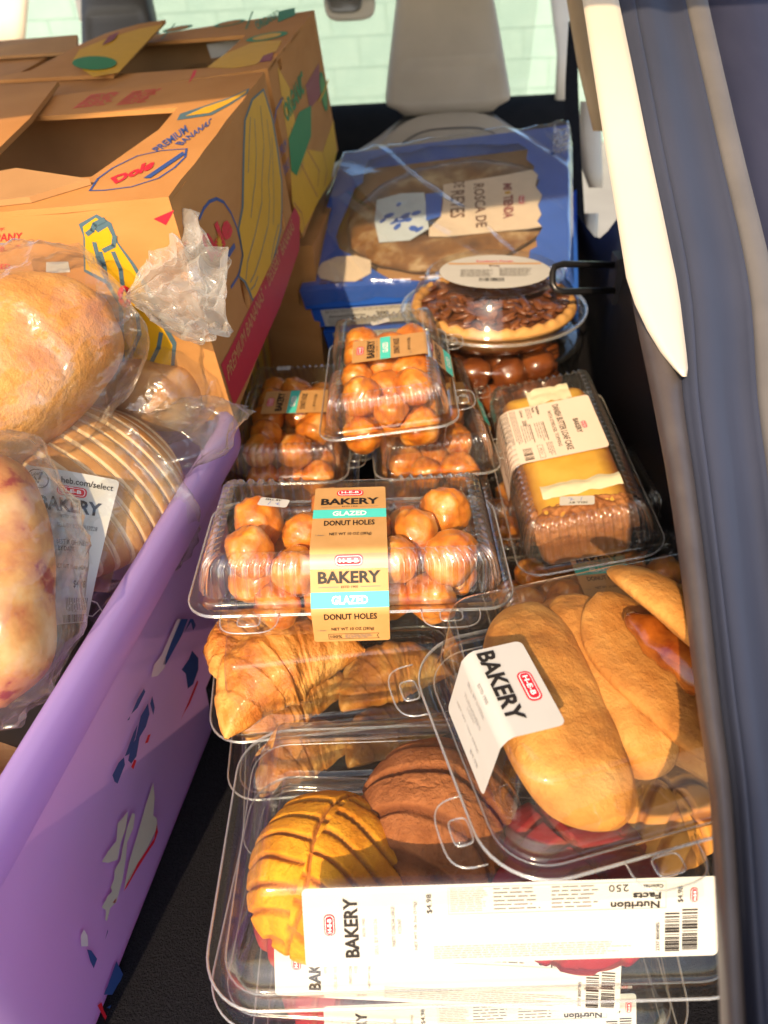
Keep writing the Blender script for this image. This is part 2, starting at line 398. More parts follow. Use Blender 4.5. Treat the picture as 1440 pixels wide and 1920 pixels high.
# right-hand side panel with a shallow pocket and a ledge
def side(u, v):
    y = lerp(.16, 2.0, u); z = lerp(-.02, .42 - .12 * sstep(1.02, 1.22, y), v)
    x = .335 + .03 * sstep(.30, .60, z) - .012 * sstep(.0, .12, z) + .035 * sstep(.95, 1.15, y) * sstep(.1, .25, z) + .006 * sin(9 * z + 2 * y)
    return (x, y, z)
struct('side_panel', MB().grid(side, 60, 40), DARKPLASTIC, True)
mb = MB(); mb.box((.375, .62, .425), (.07, .86, .02)); struct('panel_ledge', mb, DARKPLASTIC)
struct('roof', MB().box((-.2, 1.50, 1.02), (1.5, 2.3, .04)), HEADLINER)
mb = MB(); mb.box((-.82, 1.35, .12), (.05, 2.6, .70)); struct('left_side_wall', mb, HEADLINER)
mb = MB(); mb.box((.52, 1.9, .86), (.05, 1.4, .28)); struct('right_window_header', mb, HEADLINER)
# dashboard and windscreen
def dash(u, v):
    x = lerp(-.85, .62, u); a = v * pi
    return (x, 2.66 - .22 * cos(a) , -.05 + .32 * sin(a) ** .6 if 0 < v < 1 else -.05)
struct('dashboard', MB().grid(dash, 12, 18), solid('matt_dash', [(.012, .012, .012), (.016, .015, .015)], rough=.9, spec=.05), True)
ws = MB(); A0, A1, B0, B1 = V((-.80, 2.95, .22)), V((.56, 2.95, .22)), V((-.72, 2.30, 1.0)), V((.48, 2.30, 1.0))
nrm = (A1 - A0).cross(B0 - A0).normalized() * .004
ws.add([A0, A1, B1, B0, A0 + nrm, A1 + nrm, B1 + nrm, B0 + nrm], [(0, 1, 2, 3), (7, 6, 5, 4), (0, 4, 5, 1), (1, 5, 6, 2), (2, 6, 7, 3), (3, 7, 4, 0)])
tag(ws.build('windscreen', GLASS, None, False), 'clear sloping windscreen above the dark dashboard', 'windscreen')
def strip_rows(rows, depthfn, bulge, name, mat, parent=None, n=7, thick=.02):
    """rows: (py, xleft, xright); a convex moulding lofted down its length"""
    rings = []
    for py, xl, xr in rows:
        d = depthfn(py); ring = []
        for k in range(n):
            t = k / (n - 1); ring.append(atd(lerp(xl, xr, t), py, d - bulge * (1 - (2 * t - 1) ** 4)))
        for k in range(n - 1, -1, -1):
            t = k / (n - 1); ring.append(atd(lerp(xl, xr, t), py, d + thick))
        rings.append(ring)
    return struct(name, MB().loft(rings, True, True, True), mat, True, parent)
strip_rows([(-120, 1005, 1050), (0, 1032, 1068), (100, 1044, 1068), (192, 1040, 1066)], lambda y: 2.35, .01, 'windscreen_pillar', CREAMTRIM)
strip_rows([(-120, -40, 62), (0, -60, 54), (90, -80, 46)], lambda y: 2.35, .01, 'windscreen_pillar_far', CREAMTRIM)
strip_rows([(-140, 150, 235), (-60, 150, 215), (0, 140, 190), (40, 150, 215), (66, 195, 236)], lambda y: 2.1, .02, 'door_pillar_trim', CREAMTRIM)
# mirror
def sup(a, e): return (abs(cos(a)) ** e * (1 if cos(a) >= 0 else -1), abs(sin(a)) ** e * (1 if sin(a) >= 0 else -1))
def slab(c, ux, uy, un, hw, hh, th, e=.5, n=40, taper=0.0):
    rings = []
    for t, s in ((-1, .90), (-.85, .97), (-.5, 1), (.5, 1), (.85, .97), (1, .90)):
        ring = []
        for k in range(n):
            x, y = sup(2 * pi * k / n, e); ring.append(c + ux * (x * hw * s * (1 + taper * y)) + uy * (y * hh * s) + un * (t * th))
        rings.append(ring)
    return rings
m_ = thing('rear_view_mirror', 'cream backed rear view mirror hanging at the windscreen', 'mirror', atd(655, -8, 2.25))
mb = MB().loft(slab(V((0, 0, 0)), V((1, 0, 0)), V((0, .2, .98)), V((0, -1, .2)), .075, .062, .012), True, True, True)
mb.build('housing', CREAMTRIM, m_)
mb = MB().loft(slab(V((-.015, -.016, .004)), V((1, 0, 0)), V((0, .2, .98)), V((0, -1, .2)), .05, .045, .004), True, True, True)
mb.build('mirror_glass', solid('mirror_dark', [(.10, .095, .08), (.13, .12, .1)], rough=.15), m_)
MB().tube([(0, .01, .04), (0, .06, .14), (0, .10, .30)], .012).build('stalk', DARKPLASTIC, m_)
# seats
def front_seat(c, label, leather, group, hw=.146):
    t = thing('front_seat', label, 'car seat', c, (0, 0, 0), group)
    # backrest: lofted upwards, shoulders narrowing
    rings = []
    for k in range(22):
        s = k / 21; z = lerp(-.62, .020, s); half = .30
        if s > .72: half = .30 * (1 - .48 * ((s - .72) / .28) ** 2.2)
        dep = .075 * (1 - .55 * sstep(.8, 1, s)); y = .10 * s - .05
        ring = []
        for j in range(44):
            x, yy = sup(2 * pi * j / 44, .55); ring.append((x * half, y + yy * dep, z - .06 * abs(x) ** 3 * sstep(.8, 1, s)))
        rings.append(ring)
    MB().loft(rings, True, True, True).build('backrest', leather, t)
    rings = []
    for k in range(26):
        s = k / 25; z = lerp(.0, .26, s); half = lerp(hw, hw * .66, s ** 1.1) * (1 - .30 * (1 - sstep(0, .10, s)) - .35 * sstep(.88, 1, s))
        dep = .05 * (1 - .5 * (1 - sstep(0, .12, s)) - .5 * sstep(.85, 1, s)); ring = []
        for j in range(52):
            x, yy = sup(2 * pi * j / 52, .45)
            pad = .010 * sstep(.95, .6, abs(x)) * sstep(.05, .12, s) * (1 - sstep(.34, .40, s)) if yy < 0 else 0
            ring.append((x * half, .065 + .12 * s + yy * dep + pad, z + .012))
        rings.append(ring)
    MB().loft(rings, True, True, True).build('headrest', leather, t)
    for sx in (-1, 1): MB().tube([(sx * .05, .06, -.06), (sx * .05, .075, .05)], .007).build('headrest_post', BLACKMETAL, t)
    MB().tube([(x * .011, -.026 - .022 * (1 - (x / 10) ** 2), .0 - .03 * abs(x / 10) ** 3) for x in range(-10, 11)], .0018).build('seam', DARKLEATHER, t)  # dark line along the seam, standing in for shade under the headrest
    return t
c = atd(845, 232, 1.72); front_seat(c, 'grey beige leather front seat with tall headrest facing the windscreen', SEATLEATHER, None)
c = atd(222, 122, 1.95); front_seat(c, 'dark grey front seat headrest rising behind the banana boxes', DARKLEATHER, None, .10)
# belt
mb = MB(); rows = [(40, 1066, 1083), (150, 1060, 1084), (260, 1058, 1088), (400, 1060, 1096), (520, 1056, 1100)]
mb.loft([[atd(a, y, 1.34), atd(b, y, 1.36), atd(b, y, 1.365), atd(a, y, 1.345)] for y, a, b in rows], True, True, True)
tag(mb.build('seat_belt', CARPET, None, False), 'black seat belt hanging beside the grey beige seat', 'seat belt')
strip_rows([(-120, 1020, 1085), (0, 1062, 1098), (120, 1082, 1118), (246, 1112, 1140)], lambda y: 1.02 - .0001 * y, .006, 'centre_pillar_trim', TANTRIM)
strip_rows([(190, 1088, 1124), (260, 1084, 1128), (320, 1092, 1130), (352, 1104, 1130)], lambda y: 1.55, .02, 'rear_door_bright_patch', CREAMTRIM)  # pale strip stands in for the bright window light at the rear door
strip_rows([(400, 1096, 1122), (470, 1094, 1120)], lambda y: 1.45, .01, 'rear_door_pocket', CREAMTRIM)
# hatch opening: painted flange, rubber seal, trim
JROWS = [(-200, [1062, 1112, 1150, 1190, 1240, 1285, 1800]), (0, [1100, 1157, 1190, 1232, 1285, 1327, 1850]), (260, [1150, 1211, 1240, 1287, 1344, 1387, 1900]),
         (520, [1178, 1262, 1292, 1335, 1402, 1450, 1950]), (740, [1221, 1280, 1310, 1352, 1420, 1480, 2000]), (900, [1251, 1302, 1330, 1368, 1440, 1500, 2000]),
         (1080, [1277, 1325, 1352, 1388, 1460, 1520, 2000]), (1300, [1304, 1348, 1378, 1415, 1490, 1550, 2000]), (1500, [1331, 1372, 1402, 1442, 1515, 1580, 2000]),
         (1900, [1350, 1396, 1430, 1480, 1560, 1630, 2050]), (2200, [1362, 1412, 1450, 1500, 1590, 1660, 2080])]
def jd(py): return lerp(.74, .245, min(1.1, max(-.1, py / 1920)) ** .8 if py > 0 else 0) + (-.0004 * py if py < 0 else 0)
def jamb(name, c0, c1, reliefs, mat, parent=None, thick=.03):
    rings = []
    for py, xs in JROWS:
        d = jd(py); a, b = xs[c0], xs[c1]; n = len(reliefs); ring = []
        for k, r in enumerate(reliefs): ring.append(atd(lerp(a, b, k / (n - 1)), py, d - r))
        for k in (n - 1, 0): ring.append(atd(lerp(a, b, k / (n - 1)), py, d + thick))
        rings.append(ring)
    # refine along the length with Catmull-Rom
    R = []
    for i in range(len(rings) - 1):
        p0, p1, p2, p3 = rings[max(0, i - 1)], rings[i], rings[i + 1], rings[min(len(rings) - 1, i + 2)]
        for s in range(5):
            t = s / 5
            R.append([.5 * ((2 * b) + (c - a) * t + (2 * a - 5 * b + 4 * c - e) * t * t + (3 * b - a - 3 * c + e) * t ** 3) for a, b, c, e in zip(p0, p1, p2, p3)])
    R.append(rings[-1])
    return struct(name, MB().loft(R, True, True, True), mat, True, parent)
hf = jamb('hatch_frame', 5, 6, [.004, .007, .008, .008, .008, .006, .0], PAINTDARK)
jamb('weather_seal', 0, 1, [-.008, .002, .007, .009, .0085, .006, -.002], SEAL, hf)
jamb('seal_groove', 1, 2, [-.004, -.003, .0, .003, .004], PAINT, hf)
jamb('painted_flange', 2, 4, [.004, .006, .007, .005, .001, -.004, -.006, -.006, -.003, .001], PAINT, hf)
jamb('pale_strip', 4, 5, [.001, .004, .006, .006, .005, .004], PALESTRIP, hf)
strip_rows([(-200, 1050, 1115), (0, 1092, 1160), (130, 1112, 1187), (260, 1132, 1213), (400, 1155, 1243), (520, 1174, 1268), (570, 1190, 1276), (620, 1214, 1282), (660, 1238, 1287), (690, 1262, 1290), (706, 1278, 1288)], lambda y: jd(y) - .010, .006, 'cream_pillar_trim', CREAMTRIM)
# luggage loop on the side panel
t = thing('luggage_loop', 'black wire loop sticking out of the dark side panel above the pie', 'hook', atd(1130, 520, .98))
p = [atd(1150, 497, .99), atd(1055, 495, .965), atd(1040, 500, .962), atd(1036, 512, .962), atd(1036, 532, .962), atd(1041, 543, .962), atd(1056, 547, .965), atd(1150, 545, .99)]
MB().tube([q - t.location for q in p], .0042, 10).build('wire', BLACKMETAL, t)
mb = MB(); q = atd(1162, 521, 1.0) - t.location; mb.box(q, (.02, .03, .06)); mb.build('bracket', DARKPLASTIC, t, False)

# wall beyond the windscreen
bw = thing('block_wall', 'sunlit pale concrete block wall outside beyond the windscreen', 'wall', (0, 6.6, -.73))
MB().box((0, .12, 1.1), (9, .16, 2.2)).build('mortar_bed', MORTAR, bw, False)
bmesh_ = None
for r in range(9):
    for k in range(-9, 10):
        x = k * .405 + (.2 if r % 2 else 0)
        if bmesh_ is None:
            b = MB().box((0, 0, .0975), (.396, .10, .192)); bmesh_ = b.mesh('block', MINT, False)
        o = link('block', bmesh_, bw); o.location = (x, random.uniform(.0855, .0875), r * .2 + .008)

# ================================================================== PURPLE BIN
BL, BR = (-.399, .466, .0), (0, 0, -10.4)
bin_ = thing('storage_bin', 'translucent purple plastic bin holding bagged bread beside the clear boxes', 'storage bin', BL, BR)
BM = mat4(BL, BR)
ref, _ = ringref(.40, .55, .05, .012)
def binring(w, d, r, z): return [(x, y, z) for x, y, _, _ in (ringpt(e, w, d, r) for e in ref)]
prof = [(.355, .505, .045, .004), (.362, .512, .045, .006), (.368, .518, .045, .02), (.386, .536, .048, .20), (.3935, .5435, .05, .285), (.396, .546, .05, .308), (.402, .552, .052, .318), (.412, .562, .056, .324), (.424, .574, .06, .325), (.434, .584, .065, .320), (.440, .590, .066, .309), (.441, .591, .066, .296), (.438, .588, .066, .288)]
MB().loft([binring(*p) for p in prof], True, True, False).build('tub', BIN, bin_)
# right-hand wall plane (local)
wa, wb = V((.181 + .003, 0, .02)), V((.1968 + .003, 0, .285))
wz = (wb - wa).normalized(); wy = V((0, 1, 0)); wn = wy.cross(wz)
Rb = BM.to_3x3()
def binuv(px, py):
    p = BM.inverted() @ onplane(px, py, BM @ wa, Rb @ wn); d = p - wa; return (d.dot(wy), -d.dot(wz))
def binmap(u, v, h): return wa + wy * u - wz * v + wn * (h + .0015)
def zpx(pts, ox, oy, sc): return [(ox + x / sc, oy + y / sc) for x, y in pts]
def patch(name, polys, mat, parent, uv, mp, lab=None):
    for p in polys:
        s = Sheet(0, 0); s.poly([uv(*q) for q in p], mat)
        o = s.print_obj(mp, parent, name, lift=.0004)
        if lab: o['label'] = lab
Z2 = lambda pts: zpx(pts, 0, 1160, 2.527)
patch('torn_sticker', [Z2([(470, 1150), (500, 1100), (540, 1050), (545, 970), (595, 912), (585, 990), (560, 1060), (545, 1140), (500, 1155)]),
    Z2([(570, 1080), (590, 990), (615, 920), (628, 925), (620, 990), (590, 1060), (585, 1130), (570, 1230), (540, 1340), (510, 1370), (495, 1430), (487, 1425), (490, 1380), (470, 1365), (500, 1310), (520, 1290), (512, 1270), (530, 1230), (530, 1190), (560, 1140)]),
    Z2([(575, 1280), (600, 1150), (640, 1020), (680, 880), (715, 775), (722, 850), (715, 930), (732, 945), (735, 990), (690, 1080), (640, 1160), (600, 1240)])], PAPER, bin_, binuv, binmap, 'torn white remains of a sticker')
patch('sticker_red_edge', [Z2([(575, 1290), (610, 1200), (660, 1130), (720, 1040), (733, 970), (738, 1010), (720, 1060), (680, 1120), (630, 1200), (590, 1270)]), Z2([(520, 1345), (540, 1320), (535, 1345)]), Z2([(845, 480), (880, 400), (925, 290), (930, 300), (890, 400), (860, 450)]),
    Z2([(675, 590), (690, 550), (703, 545), (690, 585)]), Z2([(610, 700), (625, 665), (635, 670), (620, 712)]), Z2([(450, 1830), (470, 1815), (478, 1850), (498, 1890), (490, 1905), (470, 1870)])], RED, bin_, binuv, binmap)
patch('sticker_blue_print', [Z2([(610, 450), (640, 380), (670, 330), (677, 345), (640, 420)]), Z2([(590, 480), (605, 460), (600, 478)]), Z2([(520, 740), (550, 680), (575, 655), (580, 690), (545, 780), (530, 770)]),
    Z2([(595, 670), (610, 600), (630, 570), (655, 460), (690, 400), (697, 450), (680, 510), (650, 560), (635, 650), (610, 685)]), Z2([(580, 650), (620, 540), (640, 500), (630, 560), (600, 640)]), Z2([(700, 400), (710, 365), (722, 420), (715, 455)]),
    Z2([(850, 240), (885, 190), (900, 150), (930, 185), (930, 240), (905, 310), (880, 330), (870, 260)]), Z2([(865, 60), (890, 0), (905, 0), (918, 30), (905, 55), (895, 15)]), Z2([(400, 1565), (420, 1570), (448, 1610), (432, 1655), (415, 1620)]),
    Z2([(480, 1780), (500, 1730), (540, 1620), (550, 1640), (575, 1690), (545, 1735), (520, 1780)]), Z2([(495, 1840), (520, 1825), (515, 1848)]), Z2([(485, 1520), (498, 1470), (500, 1480)]),
    Z2([(760, 215), (800, 110), (845, 0), (880, 0), (850, 80), (800, 170), (775, 215)])], BLUEINK, bin_, binuv, binmap)
patch('sticker_clear_strip', [Z2([(705, 275), (720, 215), (755, 170), (790, 90), (830, 0), (850, 0), (800, 110), (775, 180), (770, 230), (735, 270)]), Z2([(370, 1500), (385, 1470), (402, 1500), (405, 1550), (372, 1550)])], flat('grey_film', (.62, .55, .62)), bin_, binuv, binmap)

# ================================================================== BANANA BOXES
def holed_panel(outer, holes, th, fn, name, mat, parent):
    """flat panel with cut-outs: outer/holes are uv loops; fn(u,v,h) -> local point; thickness goes to -h"""
    bm = bmesh.new(); edges = []
    for lp in [outer] + holes:
        vs = [bm.verts.new((u, v, 0)) for u, v in lp]
        edges += [bm.edges.new((vs[i], vs[(i + 1) % len(vs)])) for i in range(len(vs))]
    bmesh.ops.triangle_fill(bm, use_beauty=True, use_dissolve=False, edges=edges)
    bmesh.ops.recalc_face_normals(bm, faces=bm.faces)
    if sum(f.normal.z for f in bm.faces) > 0: bmesh.ops.reverse_faces(bm, faces=bm.faces)
    ret = bmesh.ops.extrude_face_region(bm, geom=bm.faces[:])
    for g in ret['geom']:
        if isinstance(g, bmesh.types.BMVert): g.co.z = -th
    bmesh.ops.recalc_face_normals(bm, faces=bm.faces)
    for v in bm.verts: v.co = fn(v.co.x, v.co.y, v.co.z)
    bmesh.ops.recalc_face_normals(bm, faces=bm.faces)
    me = bpy.data.meshes.new(name); bm.to_mesh(me); bm.free()
    me.materials.append(mat if not isinstance(mat, list) else mat[0])
    return link(name, me, parent)
def ell(cu, cv, a, b, rot=0, n=16): return [(cu + a * cos(t) * cos(rot) - b * sin(t) * sin(rot), cv + a * cos(t) * sin(rot) + b * sin(t) * cos(rot)) for t in (2 * pi * k / n for k in range(n))]
class BoxFrame:
    def __init__(s, loc, rot, w, l, h):
        s.loc, s.rot, s.w, s.l, s.h = loc, rot, w, l, h; s.M = mat4(loc, rot); s.I = s.M.inverted(); s.R = s.M.to_3x3()
    def right(s, u, v, h): return V((s.w / 2 + h, u, s.h - v))     # u = +y, v down
    def front(s, u, v, h): return V((u, -s.l / 2 - h, s.h - v))
    def top(s, u, v, h): return V((u, -v, s.h + h))                 # v toward -y
    def uv_right(s, px, py):
        p = s.I @ onplane(px, py, s.M @ V((s.w / 2, 0, 0)), s.R @ V((1, 0, 0))); return (p.y, s.h - p.z)
    def uv_front(s, px, py):
        p = s.I @ onplane(px, py, s.M @ V((0, -s.l / 2, 0)), s.R @ V((0, -1, 0))); return (p.x, s.h - p.z)
    def uv_top(s, px, py):
        p = s.I @ onplane(px, py, s.M @ V((0, 0, s.h)), s.R @ V((0, 0, 1))); return (p.x, -p.y)
def wobble_rect(u0, v0, u1, v1, n=10, amp=.0012):
    rng = random.Random(int((u0 + v1) * 1e4)); c = [(u0, v0), (u1, v0), (u1, v1), (u0, v1)]; out = []
    for i in range(4):
        a, b = c[i], c[(i + 1) % 4]
        for k in range(n):
            t = k / n; j = (0 if k == 0 else rng.uniform(-amp, amp)); out.append((lerp(a[0], b[0], t) + j * (i % 2), lerp(a[1], b[1], t) + j * (1 - i % 2)))
    return out
TH = .005
def banana_box(label, loc, rot, w, l, h, right_holes, top_hole, group):
    t = thing('banana_box', label, 'cardboard box', loc, rot, group)
    b = BoxFrame(loc, rot, w, l, h)
    holed_panel([(-l / 2, 0), (l / 2, 0), (l / 2, h), (-l / 2, h)], right_holes, TH, b.right, 'side_wall', KRAFT, t)
    holed_panel([(-w / 2, 0), (w / 2 - TH, 0), (w / 2 - TH, h), (-w / 2, h)], [], TH, lambda u, v, hh: b.front(u, v, hh), 'front_wall', KRAFT, t)
    MB().box((0, l / 2 - TH / 2, h / 2), (w - 2 * TH, TH, h)).build('back_wall', KRAFTIN, t, False)
    MB().box((-w / 2 + TH / 2, -.0, h / 2), (TH, l - 2 * TH, h)).build('side_wall', KRAFTIN, t, False)
    MB().box((0, 0, TH / 2), (w - 2 * TH, l - 2 * TH, TH)).build('base', KRAFTIN, t, False)
    holed_panel(wobble_rect(-w / 2, -l / 2, w / 2, l / 2), [top_hole], TH, lambda u, v, hh: b.top(u, v, hh + .0045), 'top_flange', KRAFT, t)
    return t, b
GRP = 'banana boxes in the load bay'
D1L, D1R, DW, DL, DH = (-.344, .902, .319), (5.17, -3.78, -7.0), .45, .40, .215
f1 = BoxFrame(D1L, D1R, DW, DL, DH)
Z7 = lambda pts: zpx(pts, 300, 340, 3.692)
Z1 = lambda pts: zpx(pts, 0, 0, 2.0)
hr = [ell(*f1.uv_right(459, 546), .011, .020), ell(*f1.uv_right(527, 403), .012, .018)]
th = [f1.uv_top(*q) for q in ((335, 210), (300, 252), (175, 341), (-260, 372), (-150, 232), (78, 226))]
box1, b1 = banana_box('cardboard banana box with red stripe, yellow bananas and a sunburst logo', D1L, D1R, DW, DL, DH, hr, th, None)
s = Sheet(0, 0); R1 = f1.uv_right
ban = [(583, -225), (590, -420), (640, -560), (712, -625), (770, -430), (805, -220), (835, 0), (836, 180), (828, 330), (795, 470), (750, 650), (700, 740), (640, 815), (622, 760), (590, 690), (548, 655), (575, 510), (560, 420), (545, 330), (575, 180)]
s.poly([R1(*q) for q in Z7([(572, -225), (580, -425), (632, -572), (716, -645), (782, -430), (816, -220), (845, 0), (846, 180), (838, 335), (805, 475), (760, 655), (712, 745), (640, 832), (612, 770), (580, 700), (536, 660), (565, 510), (550, 420), (535, 330), (563, 180)])], OLIVE, 1)
s.poly([R1(*q) for q in Z7(ban)], YELLOW, 2)
for ln in ([(650, -430), (662, -200), (655, 0), (640, 100), (625, 250)], [(690, -520), (715, -260), (700, 0), (700, 150), (650, 380), (600, 560), (590, 680)], [(735, -430), (762, -200), (745, 0), (755, 120), (745, 300), (690, 520), (650, 640), (620, 700)], [(620, -440), (612, -250), (606, -60)], [(770, -300), (780, 0), (785, 130), (780, 300)], [(815, 300), (790, 400), (765, 540), (775, 580)], [(672, 660), (650, 720), (625, 750)]):
    s.line([R1(*q) for q in Z7(ln)], .0016, OLIVE, 3)
s.line([R1(*q) for q in Z7([(270, 260), (300, 190), (340, 140), (390, 120), (440, 145), (490, 220), (530, 320), (557, 430), (572, 510), (560, 600), (530, 670), (490, 735)])], .0030, BLUEINK, 1)
s.poly([R1(*q) for q in Z7([(395, 590), (510, 425), (518, 460), (430, 600), (400, 625)])], BLUEINK, 2)
s.textquad('D', [R1(*q) for q in Z7([(352, 560), (392, 470), (322, 330), (275, 385)])], RED, .05, 3)
s.textquad('o', [R1(*q) for q in Z7([(390, 560), (445, 470), (412, 360), (350, 430)])], RED, .06, 3)
s.textquad('le', [R1(*q) for q in Z7([(430, 470), (505, 350), (445, 205), (370, 300)])], RED, .05, 3)
c0 = R1(*Z7([(405, 435)])[0])
for k in range(14):
    a = 2 * pi * k / 14; s.poly([(c0[0] + .0045 * cos(a - .2), c0[1] + .0045 * sin(a - .2)), (c0[0] + .0125 * cos(a), c0[1] + .0125 * sin(a)), (c0[0] + .0045 * cos(a + .2), c0[1] + .0045 * sin(a + .2))], YELLOW, 4)
s.poly(ell(*c0, .0055, .0055), YELLOW, 5)
s.poly([R1(*q) for q in Z7([(418, 1270), (470, 1180), (640, 830), (800, 500), (930, 175), (966, 250), (962, 470), (830, 860), (640, 1290), (508, 1560)])], CARMINE, 2)
s.textquad('PREMIUM BANANAS  \u2022  DESSERT  BANANAS', [R1(*q) for q in Z7([(470, 1385), (925, 330), (905, 255), (455, 1285)])], KLABEL, .0, 4)
s.print_obj(b1.right, box1, 'lettering')
s = Sheet(0, 0); T1 = f1.uv_top
s.line([T1(*q) for q in Z1([(345, 736), (375, 690), (430, 650), (520, 605), (610, 585), (705, 578), (700, 610), (660, 650), (600, 690), (500, 722), (400, 735), (345, 736)])], .0022, BLUEINK, 1)
s.textquad('Dole', [T1(*q) for q in Z1([(440, 712), (575, 655), (600, 610), (420, 690)])], RED, .05, 2)
s.poly([T1(*q) for q in Z1([(545, 690), (690, 590), (700, 600), (570, 690)])], BLUEINK, 2)
s.textquad('PREMIUM', [T1(*q) for q in Z1([(600, 590), (712, 515), (700, 488), (575, 580)])], BLUEINK, .02, 2)
s.textquad('BANANAS', [T1(*q) for q in Z1([(690, 565), (790, 490), (800, 460), (660, 560)])], BLUEINK, .02, 2)
s.poly([T1(*q) for q in Z1([(668, 470), (680, 445), (780, 412), (860, 385), (940, 348), (930, 370), (870, 410), (800, 450), (720, 462)])], OLIVE, 1)
s.poly([T1(*q) for q in Z1([(700, 455), (770, 422), (860, 392), (930, 357), (925, 368), (860, 408), (790, 443)])], YELLOW, 2)
s.poly([T1(*q) for q in Z1([(742, 280), (735, 300), (710, 332), (722, 300), (730, 280)])], RED, 1)
for q_ in ((172, 186, 205, 205), (250, 180, 280, 200)):
    g_ = Sheet(0, 0); g_.fine(*T1(*q_[:2]), *T1(*q_[2:]), .006, RED); o_ = g_.print_obj(lambda u, v, h: b1.top(u, v, h + .0045), box1, 'small_print')
    if o_: o_['kind'] = 'stuff'
s.print_each(lambda u, v, h: b1.top(u, v, h + .0045), box1)
s = Sheet(0, 0); F1 = f1.uv_front; Z3 = lambda pts: zpx(pts, 0, 340, 2.25)
s.poly([F1(*q) for q in Z3([(332, 180), (408, 138), (470, 175), (490, 230), (500, 260), (570, 350), (640, 470), (700, 600), (745, 680), (735, 800), (520, 800), (500, 520), (445, 430), (355, 380), (352, 230)])], OLIVE, 1)
s.poly([F1(*q) for q in Z3([(350, 190), (405, 152), (425, 165), (400, 200), (415, 215), (455, 190), (480, 240), (555, 350), (620, 470), (690, 620), (728, 690), (720, 800), (530, 800), (520, 520), (460, 420), (362, 370), (360, 240)])], YELLOW, 2)
for ln in ([(400, 260), (420, 340), (460, 430)], [(425, 300), (440, 350), (452, 420)], [(480, 300), (510, 370), (520, 450)], [(370, 220), (390, 205), (400, 180), (440, 160)], [(440, 290), (480, 270), (485, 230)], [(580, 560), (590, 640), (550, 740)], [(680, 640), (670, 700), (640, 760)]):
    s.line([F1(*q) for q in Z3(ln)], .0038, OLIVE, 3)
s.poly([F1(*q) for q in Z3([(648, 158), (735, 120), (720, 150), (700, 184)])], RED, 1)
s.textquad('COMPANY', [F1(*q) for q in Z3([(-120, 262), (92, 246), (95, 214), (-120, 226)])], RED, .0, 2)
s.textquad('Distributed by:', [F1(*q) for q in Z3([(-150, 225), (20, 208), (22, 188), (-150, 205)])], RED, 0, 2)
s.textquad('91359-0', [F1(*q) for q in Z3([(-90, 310), (17, 296), (18, 272), (-90, 286)])], RED, 0, 2)
s.textquad('CERTIFIED', [F1(*q) for q in Z3([(-110, 378), (42, 366), (43, 346), (-110, 356)])], RED, 0, 2)
s.print_obj(b1.front, box1, 'lettering')
s = Sheet(0, 0); s.poly([F1(*q) for q in ((87, 491), (128, 490), (132, 510), (86, 512))], PAPER, 1); s.print_obj(b1.front, box1, 'white_tag')
def slabsheet(pts, th, name, mat, parent, M=None):
    """bent card: quad list of world points -> local, with thickness"""
    I = M.inverted() if M else Matrix.Identity(4)
    P = [I @ V(p) for p in pts]; n = (P[1] - P[0]).cross(P[2] - P[0]).normalized()
    k = len(P); mb = MB().add(P + [p - n * th for p in P], [tuple(range(k)), tuple(reversed(range(k, 2 * k)))] + [(i, k + i, k + (i + 1) % k, (i + 1) % k) for i in range(k)])
    return mb.build(name, mat, parent, False)
TL = lambda px, py, dz: CAM.lerp(f1.M @ (V((f1.uv_top(px, py)[0], -f1.uv_top(px, py)[1], f1.h + .006))), 1 - dz * 2)
slabsheet([TL(0, 292, .012), TL(60, 232, .014), TL(112, 162, .010), TL(0, 168, .010), TL(-150, 190, .01), TL(-150, 330, .012)], .005, 'loose_flap', KRAFT, box1, f1.M)
slabsheet([TL(-30, 392, .010), TL(60, 382, .010), TL(172, 348, .010), TL(36, 327, .022), TL(-40, 340, .022)], .005, 'front_flap', KRAFTIN, box1, f1.M)
MB().box((.02, .05, .06), (.012, .20, .11)).build('divider', KRAFTIN, box1, False)
MB().box((.13, .10, .08), (.11, .006, .10)).build('inner_flap', KRAFTIN, box1, False)
# second box behind
D2L, D2R = (-.295, 1.363, .343), (4.68, -5.26, -7.16)
f2 = BoxFrame(D2L, D2R, DW, DL, DH)
th2 = [f2.uv_top(*q) for q in ((462, 72), (395, 134), (225, 146), (-160, 160), (-120, 128), (130, 100), (300, 84))]
hr2 = [ell(*f2.uv_right(524, 116), .012, .010), ell(*f2.uv_right(612, 310), .008, .013)]
box2, b2 = banana_box('cardboard box printed with yellow bananas, green lettering and a green badge', D2L, D2R, DW, DL, DH, hr2, th2, None)
s = Sheet(0, 0); R2 = f2.uv_right
Zr = lambda pts: zpx(pts, 0, 0, 2.0)
s.poly([R2(*q) for q in Zr([(1040, 250), (1085, 330), (1110, 480), (1150, 560), (1210, 570), (1250, 450), (1262, 570), (1240, 680), (1190, 760), (1130, 880), (1095, 760), (1085, 560), (1060, 400)])], YELLOW, 1)
for ln in ([(1090, 480), (1120, 600), (1170, 700), (1190, 740)], [(1150, 560), (1195, 640), (1190, 700)], [(1210, 570), (1225, 640), (1215, 700)], [(1100, 760), (1130, 800), (1140, 860)]):
    s.line([R2(*q) for q in Zr(ln)], .0022, MAROON, 2)
s.poly([R2(*q) for q in Zr([(1080, 520), (1120, 420), (1165, 395), (1165, 510), (1140, 580), (1110, 660), (1090, 640)])], GREEN, 3)
s.fine(*R2(550, 262), *R2(572, 285), .008, KLABEL, False); s.fine(*R2(553, 290), *R2(572, 312), .008, KLABEL, False)
s.textquad('ORGANIC', [R2(*q) for q in Zr([(1075, 465), (1140, 350), (1130, 260), (1058, 395)])], GREEN, .04, 3)
